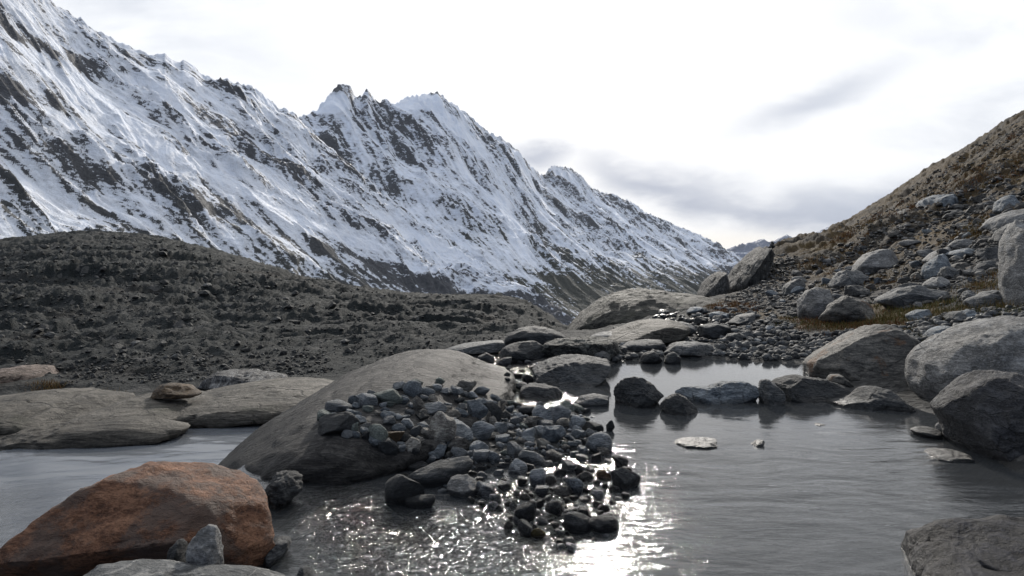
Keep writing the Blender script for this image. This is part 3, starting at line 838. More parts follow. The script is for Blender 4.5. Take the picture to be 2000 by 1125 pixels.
wpx = np.arange(380, 2110, 4.0)
wd = np.exp(np.linspace(math.log(1.2), math.log(11.0), 420))
WD, WP = np.meshgrid(wd, wpx, indexing='ij')
wx = (WP - CX) / F * WD; wy = WD
sr = sdf_poly(RIFFLE, wx.ravel(), wy.ravel()).reshape(wx.shape)
sl = sdf_poly(RILL, wx.ravel(), wy.ravel()).reshape(wx.shape)
spool = sdf_poly(POOL, wx.ravel(), wy.ravel()).reshape(wx.shape)
riffle = np.clip(np.maximum(sstep(-sr, -0.10, 0.35) * (1 - 0.85 * sstep(-spool, 0.0, 0.35)), sstep(-sl, -0.1, 0.1) * 0.8), 0, 1)
wq = p3(wx, wy, 0 * wx)
wz = riffle * (-0.012 + 0.016 * fbm(wq * np.array([5.0, 7.0, 1]), 4, 0.55).reshape(wx.shape) + 0.006 * fbm(wq * 22.0, 2).reshape(wx.shape))
wz = wz + (1 - riffle) * 0.0075 * fbm(np.c_[wq[:, 0] * 1.6 + wq[:, 1] * 0.5, wq[:, 1] * 6.5 + fbm(wq * 0.9, 2) * 1.5, wq[:, 2]] + 4, 3, 0.45).reshape(wx.shape) * sstep(6.3 - wy, 0, 2.2)
left = sstep(-(wx + 0.28 * wy), 0.25, 1.1)
wz = wz - 0.02 * left
keep = (np.minimum(np.minimum(sr, sl), spool) < 0.45)
ffw = grid_faces(*wx.shape)
ffw = ffw[keep.ravel()[ffw].all(1)]
c2, f2, a2 = compact(np.c_[wx.ravel(), wy.ravel(), wz.ravel()], ffw, {'riffle': riffle.ravel()})
link('pool_water', make_mesh('pool_water', c2, f2, a2), M['pool'], 'shallow clear pool and sparkling riffle reflecting the bright sky', 'water', 'structure')

sx = np.linspace(-9.5, -0.9, 260); sy = np.linspace(3.0, 13.0, 300)
SX, SY = np.meshgrid(sx, sy)
edge = 11.6 + (SX + 4.35) * 0.9 + 0.04 * np.sin(SX * 2.1)         # straight far bank of the stream
sz = -1.2 + 0.012 * fbm(p3(SX, SY, 0 * SX) * np.array([0.8, 2.5, 1]), 4).reshape(SX.shape)
sz = sz - 0.35 * sstep(-(SX + 0.55 * (SY - 7.5)), 4.6, 7.5) * sstep(9.0 - SY, 0, 2)
keep = SY < edge
ffw = grid_faces(*SX.shape); ffw = ffw[keep.ravel()[ffw].all(1)]
rf = sstep(-(SX + 0.55 * (SY - 7.5)), 4.2, 6.0) * sstep(8.4 - SY, 0, 1.0) * 0.6
c2, f2, a2 = compact(np.c_[SX.ravel(), SY.ravel(), sz.ravel()], ffw, {'riffle': rf.ravel()})
link('stream_water', make_mesh('stream_water', c2, f2, a2), M['glacial'], 'smooth silty grey glacial stream sliding past the bedrock dome', 'water', 'structure')

# ------------------------------------------------------------------ rocks
def smooth_closed(pts, n=720):
    """outline points -> radius as a function of angle about the centroid (lightly rounded)"""
    pts = np.asarray(pts, float)
    k = len(pts)
    # Catmull-Rom through the points
    res = []
    for i in range(k):
        p0, p1, p2, p3_ = pts[i - 1], pts[i], pts[(i + 1) % k], pts[(i + 2) % k]
        for s in np.linspace(0, 1, 12, endpoint=False):
            a = 0.5 * ((2 * p1) + (-p0 + p2) * s + (2 * p0 - 5 * p1 + 4 * p2 - p3_) * s * s + (-p0 + 3 * p1 - 3 * p2 + p3_) * s ** 3)
            res.append(0.35 * a + 0.65 * (p1 + (p2 - p1) * s))
    return np.array(res)


def hero(name, outline, d, depth, mat, label, cat='boulder', group=None, sub=5, rough=0.05, freq=2.2, e1=0.75, e2=0.85, cuts=(), seed=0, strata=0.0,
         sdir=(0, 0, 1), sfreq=14.0, kind=None, cen=None, lean=0.0, crack=0.0, facets=7, ground=False):
    """a rock of real depth: its outline stands at distance d, it swells depth metres towards and away from the viewer, then is cut and weathered"""
    if ground:                      # stand it where the sight line under it meets the terrain
        oo = np.asarray(outline, float)
        yb = oo[:, 1].max() - 0.12 * np.ptp(oo[:, 1])
        _, hd, _ = hit(0.5 * (oo[:, 0].max() + oo[:, 0].min()), yb, 3, 120, 260, 0.0)
        nd = float(np.clip(hd[0], d * 0.6, d * 1.4))
        depth = depth * nd / d
        d = nd + depth * 0.55
    o = smooth_closed(outline)
    xs = (o[:, 0] - CX) / F * d; zs = H - (o[:, 1] - HY) / F * d
    if cen is None:
        cx, cz = 0.5 * (xs.min() + xs.max()), 0.5 * (zs.min() + zs.max())
    else:
        cx, _, cz = P(cen[0], cen[1], d)
    th = np.arctan2(zs - cz, xs - cx); rr = np.hypot(xs - cx, zs - cz)
    order = np.argsort(th)
    th, rr = th[order], rr[order]
    th = np.r_[th - 2 * math.pi, th, th + 2 * math.pi]; rr = np.r_[rr, rr, rr]
    v, f = ico(sub)
    tht = np.arctan2(v[:, 2], v[:, 0])
    Rt = np.interp(tht, th, rr)
    ay = np.abs(v[:, 1]); rho = np.sqrt(np.maximum(1 - ay ** 2, 0))
    # blend the radius to its mean near the front and back poles so no crease runs into them
    Rm = Rt * 1.0
    w_ = sstep(rho, 0.0, 0.55)
    Rt = Rt * w_ + (0.5 * Rm + 0.5 * np.mean(rr)) * (1 - w_)
    pl = rho ** e1 * Rt
    co = np.c_[pl * np.cos(tht), np.sign(v[:, 1]) * ay ** e2 * depth, pl * np.sin(tht)]
    co[:, 2] += lean * co[:, 1]
    size = float(np.sqrt(np.ptp(xs) * np.ptp(zs)))
    for (nx, ny, nz), off in cuts:          # flat faces: everything beyond the plane is pressed back onto it
        nn = np.array([nx, ny, nz], float); nn /= np.linalg.norm(nn)
        over = np.maximum(co @ nn - off * size, 0)
        co -= nn[None] * over[:, None] * 0.97
    rf_ = np.random.default_rng(900 + seed)
    for _ in range(facets):                 # broken faces
        nn = rf_.normal(size=3) * np.array([1, 1, .8]); nn[1] = -abs(nn[1]) if rf_.random() < .75 else nn[1]
        nn /= np.linalg.norm(nn)
        pr = co @ nn
        co -= nn[None] * (np.maximum(pr - rf_.uniform(.72, .92) * pr.max(), 0) * .9)[:, None]
    q = (co + np.array([seed * 7.3, seed * 3.1, seed * 1.7])) * (freq / size)
    dirn = co / (np.linalg.norm(co, axis=1)[:, None] + 1e-9)
    disp = fbm(q, 5, 0.5) * rough + (ridged(q * 1.7 + 9, 4) - 0.9) * rough * 0.5 + (ridged(q * 6.0 + 19, 4, .6) - 0.9) * rough * 0.22
    if strata:
        sd = np.array(sdir, float); sd /= np.linalg.norm(sd)
        lay = (co @ sd) / size * sfreq + fbm(q * 0.9 + 3, 3) * 1.6
        disp = disp + strata * (np.abs((lay % 1.0) - 0.5) * 2 - 0.5) * (0.5 + fbm(q * 1.1 + 31, 2))
    if crack:
        cr = np.abs(fbm(q * 0.55 + 77, 3))
        disp = disp - crack * np.exp(-(cr / 0.03) ** 2)
    co = co + dirn * (disp * size)[:, None]
    for _ in range(3):
        u_, v_ = project(cx + co[:, 0], d + co[:, 1], cz + co[:, 2])
        kx = np.ptp(o[:, 0]) / np.ptp(u_); kz = np.ptp(o[:, 1]) / np.ptp(v_)
        co[:, 0] *= kx; co[:, 2] *= kz
        u_, v_ = project(cx + co[:, 0], d + co[:, 1], cz + co[:, 2])
        co[:, 0] += (0.5 * (o[:, 0].max() + o[:, 0].min()) - 0.5 * (u_.max() + u_.min())) / F * d
        co[:, 2] -= (o[:, 1].min() - v_.min()) / F * d
    base = np.array([cx, d, cz + co[:, 2].min()])
    co[:, 2] -= co[:, 2].min()
    me = make_mesh(name, co, f)
    return link(name, me, M[mat] if isinstance(mat, str) else mat, label, cat, kind, group, tuple(base))


def plan_rock(name, outline, ztop, thick, mat, label, seed, cat='boulder', rough=0.05, sub=6):
    """a low flat topped rock: its outline is its plan at height ztop"""
    o = smooth_closed([W0(px_, py_, ztop) for px_, py_ in outline])
    c = o.mean(0)
    th = np.arctan2(o[:, 1] - c[1], o[:, 0] - c[0]); rr = np.hypot(o[:, 0] - c[0], o[:, 1] - c[1])
    k = np.argsort(th); th, rr = th[k], rr[k]
    th = np.r_[th - 2 * math.pi, th, th + 2 * math.pi]; rr = np.r_[rr, rr, rr]
    v, f = ico(sub)
    R = np.interp(np.arctan2(v[:, 1], v[:, 0]), th, rr)
    rho = np.sqrt(np.maximum(1 - v[:, 2] ** 2, 0))
    a = np.arctan2(v[:, 1], v[:, 0])
    pl = rho ** 0.55 * R
    co = np.c_[pl * np.cos(a), pl * np.sin(a), np.sign(v[:, 2]) * np.abs(v[:, 2]) ** 0.6 * thick]
    size = float(rr.mean() * 2)
    q = co * (3.0 / size) + seed
    top = sstep(co[:, 2], 0, thick * .6)
    co[:, 2] += size * (0.028 * fbm(q, 5, .5) + 0.007 * (ridged(q * 5 + 7, 4, .6) - .9)) * (.4 + .6 * top)
    co[:, :2] += (co[:, :2] / size) * (fbm(q * 2 + 40, 4)[:, None] * 0.10 * size)
    co[:, 2] -= np.percentile(co[:, 2], 97)
    return link(name, make_mesh(name, co, f), M[mat], label, cat, loc=(c[0], c[1], ztop))


# --- bedrock
hero('bedrock_dome', [(395, 938), (432, 888), (480, 835), (540, 790), (590, 752), (640, 716), (700, 691), (760, 680), (820, 682), (870, 695), (905, 714), (945, 737), (1000, 752), (1010, 790), (960, 830),
                      (900, 870), (800, 905), (700, 935), (600, 975), (520, 1010), (450, 1000)], 7.3, 3.2, 'dome', 'smooth ice polished bedrock dome with fine striations beside the cobble heap', 'rock outcrop',
     sub=6, rough=0.018, freq=3.0, e1=0.8, e2=1.0, strata=0.012, sdir=(-0.5, 0.3, 0.8), sfreq=10, seed=1, cen=(720, 850), crack=0.012, facets=0, lean=-0.085)
hero('rock_slab', [(-160, 775), (0, 756), (100, 757), (190, 766), (250, 782), (262, 805), (215, 835), (110, 850), (0, 856), (-160, 856)], 11.2, 1.5, 'tan', 'long low tan rock slab at the left edge above the grey stream', 'rock outcrop',
     rough=0.04, strata=0.02, sfreq=5, facets=1, seed=2, sub=6, e1=.7)
hero('rock_slab', [(110, 840), (140, 795), (200, 770), (290, 760), (370, 770), (425, 790), (425, 815), (370, 838), (240, 850), (150, 860)], 11.35, 1.5, 'tan', 'rounded tan rock slab under the rusty brown stone', 'rock outcrop',
     rough=0.035, facets=1, seed=3, sub=6, strata=0.012, sfreq=6, e1=.7)
hero('rock_slab', [(290, 800), (340, 772), (440, 748), (530, 736), (610, 740), (690, 765), (660, 800), (540, 812), (430, 822), (330, 836)], 12.2, 1.7, 'tan', 'pale domed rock slab between the grey stream and the bedrock dome', 'rock outcrop',
     rough=0.03, facets=1, seed=4, sub=6, strata=0.012, sfreq=6, e1=.7, crack=0.02)
hero('rock_slab', [(-120, 852), (20, 838), (120, 824), (200, 815), (270, 812), (340, 824), (372, 838), (260, 866), (100, 890), (-120, 910)], 10.0, 0.7, 'tan', 'lowest dark ledge of rock along the far bank of the grey stream', 'rock outcrop',
     rough=0.05, seed=5, sub=5, facets=2, strata=0.025, sfreq=5)
hero('rock_slab', [(-200, 778), (0, 764), (200, 764), (420, 758), (560, 752), (640, 760), (600, 790), (300, 812), (0, 815), (-200, 815)], 12.9, 1.0, 'tan', 'long smooth tan bedrock bench behind the other slabs, at the foot of the moraine', 'rock outcrop',
     rough=0.03, seed=13, sub=6, strata=0.012, sfreq=6, e1=.6, facets=0)
hero('rock_outcrop', [(-60, 720), (0, 711), (40, 713), (80, 735), (108, 757), (100, 775), (-60, 780)], 14.0, 1.2, 'pink', 'pinkish pale outcrop at the left edge in front of the moraine', 'rock outcrop', rough=0.05, seed=6, strata=0.02, sdir=(.5, 0, .8), sfreq=6)
hero('rusty_stone', [(293, 770), (312, 755), (340, 747), (370, 752), (394, 770), (388, 778), (340, 778), (300, 780)], 11.4, 0.35, 'rust', 'rusty brown angular stone lying on the tan slabs', 'rock', rough=0.06, seed=7, cuts=[((0.4, -.4, .8), .3), ((-.6, -.3, .6), .33)])
hero('streaked_rock', [(384, 745), (400, 730), (430, 720), (470, 722), (520, 730), (560, 738), (560, 752), (470, 765), (390, 760)], 14.0, 0.7, 'striped', 'white streaked rock behind the tan slabs', 'rock', rough=0.08, seed=8)
hero('whaleback_rock', [(1098, 672), (1112, 648), (1135, 620), (1170, 591), (1200, 573), (1235, 564), (1270, 562), (1320, 567), (1380, 572), (1425, 586), (1455, 605), (1430, 640), (1300, 680), (1150, 690)], 24.5, 4.0, 'olive',
     'big olive grey whaleback of bedrock in front of the valley', 'rock outcrop', sub=6, rough=0.03, facets=2, seed=9, strata=0.018, sdir=(.45, -.2, .8), sfreq=5, cen=(1280, 640), crack=0.02, e1=.8)
hero('rock_slab', [(1165, 672), (1200, 655), (1260, 630), (1310, 622), (1350, 632), (1340, 655), (1280, 672), (1200, 680)], 15.5, 1.6, 'tan', 'olive tan slab below the whaleback, left of the orange grass', 'rock outcrop', rough=0.04, facets=1, seed=10, strata=.02, sdir=(.3, 0, .9), sfreq=6, ground=True)
hero('cliff_slab', [(1405, 582), (1425, 548), (1450, 518), (1480, 493), (1502, 480), (1512, 492), (1500, 520), (1475, 555), (1455, 590), (1420, 596)], 38.5, 2.4, 'cliff', 'tall tilted grey slab just below the cairn', 'rock outcrop', rough=0.04, seed=11,
     strata=0.04, sdir=(.75, 0, -.66), sfreq=5, e1=.6)
hero('cliff_slab', [(1362, 582), (1380, 556), (1400, 537), (1418, 530), (1425, 548), (1412, 575), (1400, 592), (1370, 592)], 37.5, 2.0, 'cliff', 'smaller tilted grey slab left of the tall slab', 'rock outcrop', rough=0.04, seed=12, strata=.03, sdir=(.75, 0, -.66), sfreq=4, e1=.6)
for k, (ol, lab) in enumerate([([(1700, 478), (1712, 455), (1735, 440), (1752, 446), (1745, 465), (1725, 482)], 'leftmost pale rib of rock on the hillside'),
                               ([(1730, 478), (1742, 440), (1765, 415), (1790, 407), (1800, 425), (1785, 450), (1765, 480)], 'middle and tallest pale rib of rock on the hillside'),
                               ([(1758, 475), (1770, 445), (1785, 432), (1802, 440), (1798, 462), (1780, 480)], 'right pale rib of rock on the hillside'),
                               ([(1785, 425), (1795, 390), (1830, 378), (1860, 380), (1870, 410), (1850, 440), (1800, 445)], 'blue grey crag above the pale ribs on the hillside')]):
    hero('hillside_crag', ol, 46 - k * .6, 2.2, 'cliff' if k < 3 else 'blue', lab, 'crag', 'crags on the hillside', rough=0.07, seed=20 + k, strata=.05, sdir=(.8, 0, -.5), sfreq=4, sub=5)

# --- big stones at the right edge of the pool
hero('brown_boulder', [(1568, 745), (1570, 715), (1582, 694), (1618, 666), (1660, 646), (1700, 636), (1722, 633), (1760, 646), (1798, 660), (1826, 680), (1830, 720), (1815, 770), (1790, 800), (1700, 800), (1620, 780)], 8.0, 0.75, 'brown',
     'big brown grey boulder with rusty stain at the far right corner of the pool', sub=6, rough=0.03, seed=30, e1=.72, cuts=[((-.2, -.85, .45), .36), ((-.75, -.4, .5), .50), ((.5, -.7, .5), .46)], strata=.008, sfreq=9, cen=(1700, 720))
hero('pale_boulder', [(1772, 770), (1785, 715), (1820, 682), (1870, 656), (1930, 636), (2000, 623), (2080, 618), (2150, 680), (2130, 820), (1950, 850), (1810, 815)], 6.3, 0.85, 'pale',
     'huge pale grey rounded boulder at the right edge', sub=6, rough=0.03, seed=31, e1=.72, cuts=[((-.1, -.75, .65), .40), ((-.7, -.6, .3), .52)], cen=(1950, 740), crack=.006)
hero('dark_boulder', [(1822, 815), (1838, 790), (1868, 768), (1905, 748), (1940, 728), (2000, 722), (2080, 730), (2150, 800), (2130, 960), (2000, 965), (1920, 945), (1875, 900), (1850, 850)], 4.75, 0.62, 'darkrough',
     'huge dark grey boulder at the right edge in front of the pale one', sub=6, rough=0.032, seed=32, e1=.68, cuts=[((-.45, -.8, .35), .38), ((.1, -.55, .83), .38)], cen=(1985, 850))
plan_rock('corner_rock', [(1760, 1003), (1800, 996), (1860, 990), (1940, 985), (2040, 984), (2120, 1000), (2250, 1100), (2150, 1260), (1900, 1290), (1835, 1180), (1812, 1110), (1792, 1060)], 0.15, 0.3, 'wetrock',
          'dark flat topped rock in the bottom right corner with wet left edge', 33)
hero('humped_rock', [(1602, 793), (1640, 785), (1688, 776), (1706, 760), (1722, 753), (1745, 756), (1760, 772), (1790, 795), (1790, 820), (1740, 845), (1660, 840), (1625, 815)], 6.35, 0.36, 'dark',
     'dark humped rock half in the water before the brown boulder', 'rock', rough=0.04, seed=34, e1=.7, cuts=[((-.3, -.8, .4), .3)], cen=(1700, 803), sub=6)
hero('long_dark_rock', [(1500, 752), (1520, 738), (1542, 731), (1600, 740), (1655, 755), (1684, 768), (1670, 785), (1600, 800), (1530, 798), (1505, 780)], 6.75, 0.32, 'dark', 'long low dark rock sloping right, at the waterline', 'rock', rough=0.035, seed=35, sub=6,
     cuts=[((.25, -.7, .6), .2)])
hero('block_rock', [(1480, 760), (1484, 744), (1500, 740), (1520, 748), (1534, 770), (1534, 796), (1520, 812), (1492, 805), (1482, 785)], 6.5, 0.16, 'grey', 'small upright grey block at the left end of the long dark rock', 'rock', rough=0.05, seed=36)
hero('ridged_rock', [(1318, 770), (1345, 757), (1382, 757), (1405, 750), (1428, 743), (1455, 744), (1478, 757), (1488, 775), (1470, 800), (1400, 805), (1345, 795)], 6.6, 0.26, 'blue', 'long ridged grey rock standing across the pool', 'rock', rough=0.06, seed=37,
     cuts=[((.1, -.75, .5), .2), ((-.5, -.5, .6), .3)], sub=6)
hero('pool_stone', [(1198, 790), (1203, 760), (1218, 741), (1238, 735), (1256, 742), (1276, 757), (1297, 776), (1290, 800), (1250, 812), (1210, 808)], 6.45, 0.2, 'dark', 'knobbly dark stone in the middle of the pool, with dark reflection', 'stone', rough=0.06, seed=38, sub=6,
     cuts=[((-.3, -.6, .6), .32), ((.6, -.3, .6), .3)])
hero('pool_stone', [(1288, 798), (1300, 780), (1314, 768), (1330, 774), (1350, 788), (1364, 803), (1355, 822), (1325, 830), (1300, 820)], 6.05, 0.16, 'dark', 'pointed grey stone in the pool just right of the knobbly one', 'stone', rough=0.05, seed=39, sub=5,
     cuts=[((-.5, -.7, .4), .25), ((.6, -.5, .4), .25)])
hero('drowned_stone', [(1308, 872), (1330, 858), (1360, 854), (1395, 853), (1402, 858), (1380, 872), (1350, 886), (1312, 884)], 5.0, 0.16, 'dark', 'flat stone just breaking the water in the middle of the pool', 'stone', rough=0.06, seed=40)
hero('drowned_stone', [(1458, 876), (1470, 866), (1482, 858), (1494, 860), (1486, 868), (1470, 882)], 4.98, 0.06, 'dark', 'tiny wet stone tip in the open pool', 'stone', rough=0.08, seed=41, sub=4)
hero('drowned_stone', [(1584, 832), (1596, 826), (1612, 828), (1614, 836), (1598, 840)], 5.6, 0.06, 'dark', 'tiny submerged stone tip left of the humped rock', 'stone', rough=0.05, seed=42, sub=4)
hero('flat_stone', [(1805, 888), (1830, 876), (1870, 874), (1905, 880), (1900, 905), (1840, 905)], 4.75, 0.2, 'dark', 'flat dark wet stone at the foot of the huge dark boulder', 'stone', rough=0.04, seed=43, sub=4, ground=True)
hero('flat_stone', [(1778, 842), (1800, 834), (1830, 832), (1842, 842), (1835, 856), (1800, 858)], 5.5, 0.14, 'dark', 'flat dark stone beside the small whitish stone', 'stone', rough=0.04, seed=44, sub=4, ground=True)
hero('whitish_stone', [(1826, 838), (1832, 826), (1850, 822), (1864, 826), (1864, 842), (1850, 856), (1834, 852)], 5.1, 0.06, 'pale', 'small whitish stone wedged against the dark boulder', 'stone', rough=0.07, seed=45, sub=4, ground=True)
hero('perched_stone', [(1612, 748), (1622, 732), (1640, 730), (1655, 742), (1668, 756), (1630, 758)], 7.0, 0.15, 'brown', 'small brown stone leaning on the brown boulder', 'stone', rough=0.05, seed=46, sub=4)

# --- bottom left
hero('red_boulder', [(538, 1020), (530, 990), (505, 965), (455, 945), (395, 925), (335, 906), (285, 900), (205, 903), (145, 925), (95, 960), (45, 1000), (0, 1035), (-60, 1080), (-90, 1160), (0, 1230), (200, 1240), (400, 1200), (490, 1140), (530, 1080)],
     2.95, 0.62, 'red', 'large rust red boulder in the bottom left corner', sub=6, rough=0.022, seed=50, e1=.66, e2=.8, freq=2.6, strata=.012, sdir=(-.15, .2, 1), sfreq=11, cen=(230, 1065),
     cuts=[((-.02, -.62, .78), .285), ((.12, -.78, -.62), .12), ((-.7, -.5, .1), .62), ((.85, -.5, .1), .58)])
hero('standing_stone', [(362, 1110), (365, 1062), (378, 1034), (400, 1023), (420, 1030), (432, 1055), (438, 1110), (430, 1170), (370, 1170)], 2.30, 0.06, 'pale', 'upright pale speckled stone leaning against the red boulder', 'stone', rough=0.05, seed=51, sub=5, e1=.6)
hero('wedge_stone', [(324, 1100), (330, 1065), (348, 1052), (366, 1055), (370, 1110), (340, 1130)], 2.36, 0.05, 'dark', 'small dark wedge stone left of the upright pale stone', 'stone', rough=0.06, seed=52, sub=4)
hero('foreground_slab', [(60, 1150), (85, 1122), (125, 1104), (170, 1094), (220, 1091), (275, 1101), (350, 1108), (450, 1111), (545, 1118), (600, 1160), (400, 1240), (100, 1240)], 2.1, 0.18, 'grey', 'grey slab along the bottom edge in front of the red boulder', 'rock',
     rough=0.03, seed=53, sub=6, strata=.02, sdir=(0, .6, .8), sfreq=8)
hero('tip_stone', [(574, 1130), (584, 1110), (596, 1104), (610, 1118), (614, 1140), (590, 1160)], 2.6, 0.06, 'dark', 'dark pointed stone tip at the bottom edge', 'stone', rough=0.06, seed=54, sub=4)
hero('wet_stone', [(508, 1098), (516, 1062), (540, 1046), (566, 1050), (570, 1066), (552, 1090), (530, 1112)], 3.05, 0.11, 'dark', 'dark wet stone just right of the red boulder', 'stone', rough=0.06, seed=55, sub=5)
hero('wet_stone', [(516, 990), (524, 945), (545, 922), (568, 918), (588, 935), (592, 955), (570, 985), (540, 1005)], 3.75, 0.14, 'dark', 'dark wet crusted stone at the foot of the bedrock dome', 'stone', rough=0.09, seed=56, sub=5)
hero('wet_slab', [(545, 1060), (580, 1020), (620, 1000), (645, 996), (620, 1030), (580, 1070)], 3.7, 0.25, 'dark', 'dark sloping slab awash in the shallow riffle', 'rock', rough=0.04, seed=57, sub=4)

# --- stones along the left and far sides of the pool
hero('round_boulder', [(985, 665), (992, 650), (1015, 638), (1045, 636), (1080, 642), (1105, 656), (1100, 685), (1040, 700), (990, 690)], 12.5, 0.55, 'dark', 'dark rounded boulder farthest up the little stream', sub=5, rough=0.03, seed=60, ground=True)
hero('round_boulder', [(974, 695), (990, 676), (1015, 667), (1045, 665), (1062, 675), (1066, 700), (1020, 712), (980, 708)], 11.0, 0.4, 'dark', 'low dark boulder in front of the rounded one', sub=5, rough=0.03, seed=61, ground=True)
hero('lichen_rock', [(1052, 690), (1062, 668), (1090, 660), (1130, 656), (1170, 656), (1195, 668), (1212, 688), (1190, 706), (1120, 706), (1065, 702)], 10.6, 0.5, 'lichen', 'crusty pale speckled rock behind the sloping dark slab', 'rock', rough=0.06, seed=62, sub=6, ground=True)
hero('sloping_slab', [(1036, 752), (1050, 722), (1078, 703), (1110, 692), (1150, 692), (1188, 700), (1194, 716), (1165, 745), (1130, 773), (1090, 785), (1055, 775)], 8.0, 0.75, 'dark', 'dark striated slab sloping down into the left side of the pool', 'rock outcrop', sub=6,
     rough=0.04, seed=63, strata=.03, sdir=(.5, -.3, .8), sfreq=8)
hero('dark_block', [(1012, 778), (1016, 756), (1035, 747), (1065, 748), (1088, 754), (1100, 770), (1092, 792), (1050, 800), (1020, 792)], 6.9, 0.24, 'dark', 'dark rounded block at the corner of the little stream and the cobble heap', 'rock', rough=0.04, seed=64, strata=.012, sub=5)
hero('flat_stone', [(1122, 788), (1130, 774), (1155, 768), (1178, 774), (1190, 786), (1180, 798), (1140, 800)], 6.45, 0.15, 'grey', 'flat grey stone at the left shore of the pool', 'stone', rough=0.04, seed=65, sub=4)
hero('rib_stone', [(862, 688), (900, 672), (960, 664), (990, 666), (985, 684), (930, 694), (870, 696)], 13.0, 0.6, 'grey', 'low grey slab behind the white water of the little stream', 'rock', rough=0.03, seed=66, sub=4, ground=True)
for k, (ol, d, dep, mt, lab) in enumerate([
        ([(930, 708), (934, 694), (950, 688), (966, 696), (966, 710), (945, 714)], 9.3, .12, 'dark', 'dark stone standing in the white water'),
        ([(930, 738), (932, 722), (950, 716), (968, 722), (976, 734), (950, 744)], 8.2, .13, 'dark', 'dark round stone at the edge of the bedrock dome'),
        ([(966, 712), (980, 700), (1000, 697), (996, 712), (975, 720)], 9.0, .12, 'dark', 'low dark stone in the middle of the little stream'),
        ([(966, 742), (972, 734), (986, 736), (986, 744), (974, 748)], 7.8, .07, 'dark', 'small black stone lowest in the little stream'),
        ([(1000, 754), (1006, 746), (1024, 746), (1032, 754), (1018, 762)], 7.4, .08, 'dark', 'low wet stone touching the dark rounded block'),
        ([(1120, 700), (1130, 686), (1150, 682), (1160, 692), (1150, 704)], 9.4, .2, 'grey', 'first of two grey humps above the sloping dark slab'),
        ([(1152, 702), (1162, 688), (1178, 684), (1192, 694), (1188, 708)], 9.3, .2, 'grey', 'second of two grey humps above the sloping dark slab'),
        ([(1150, 662), (1180, 648), (1220, 646), (1248, 650), (1240, 660), (1190, 668)], 13.0, .5, 'pale', 'pale whitish slab at the top of the far bank'),
        ([(1208, 680), (1225, 668), (1260, 662), (1290, 664), (1300, 676), (1270, 688), (1220, 690)], 11.6, .4, 'dark', 'dark slab left of the striped flat rock on the far bank'),
        ([(1240, 668), (1270, 652), (1295, 640), (1300, 655), (1290, 672)], 12.4, .4, 'dark', 'dark tilted slab in the middle of the far bank'),
        ([(1294, 668), (1300, 652), (1318, 648), (1340, 658), (1345, 668), (1320, 674)], 12.0, .3, 'dark', 'dark wedge of rock behind the striped flat rock'),
        ([(1298, 690), (1310, 672), (1340, 666), (1385, 672), (1394, 680), (1380, 692), (1340, 698)], 10.9, .4, 'grey', 'striped flat grey rock at the far edge of the pool'),
        ([(1250, 706), (1258, 690), (1275, 685), (1290, 694), (1294, 708), (1270, 714)], 9.6, .14, 'dark', 'left of two dark stones at the far waterline'),
        ([(1296, 708), (1306, 692), (1318, 687), (1330, 698), (1330, 708), (1312, 714)], 9.6, .14, 'dark', 'right of two dark stones at the far waterline'),
        ([(1295, 650), (1310, 634), (1335, 628), (1355, 636), (1360, 652), (1330, 660)], 13.2, .4, 'grey', 'grey hump of rock behind the dark wedge on the far bank'),
        ([(1360, 650), (1365, 636), (1395, 630), (1420, 636), (1428, 652), (1400, 665), (1370, 664)], 12.6, .35, 'dark', 'broken black rock on the far bank'),
        ([(1408, 668), (1420, 652), (1440, 650), (1452, 662), (1444, 672)], 11.8, .2, 'dark', 'dark block right of the broken black rock'),
        ([(1340, 612), (1350, 601), (1368, 599), (1376, 608), (1366, 616)], 16.5, .3, 'blue', 'blue grey stone in the orange grass'),
        ([(1384, 622), (1388, 612), (1405, 608), (1424, 614), (1424, 624), (1400, 628)], 15.5, .3, 'blue', 'rounded blue grey stone right of the orange grass patch'),
        ([(1420, 634), (1445, 616), (1475, 610), (1475, 624), (1450, 640)], 14.5, .4, 'grey', 'sloping grey slab above the gravel of the far bank')]):
    hero('bank_stone', ol, d, dep, mt, lab, 'stone', 'stones at the far bank of the pool and the little stream', rough=0.05, seed=70 + k, sub=4 if d > 9 else 5, strata=.015, sfreq=6, ground=True)

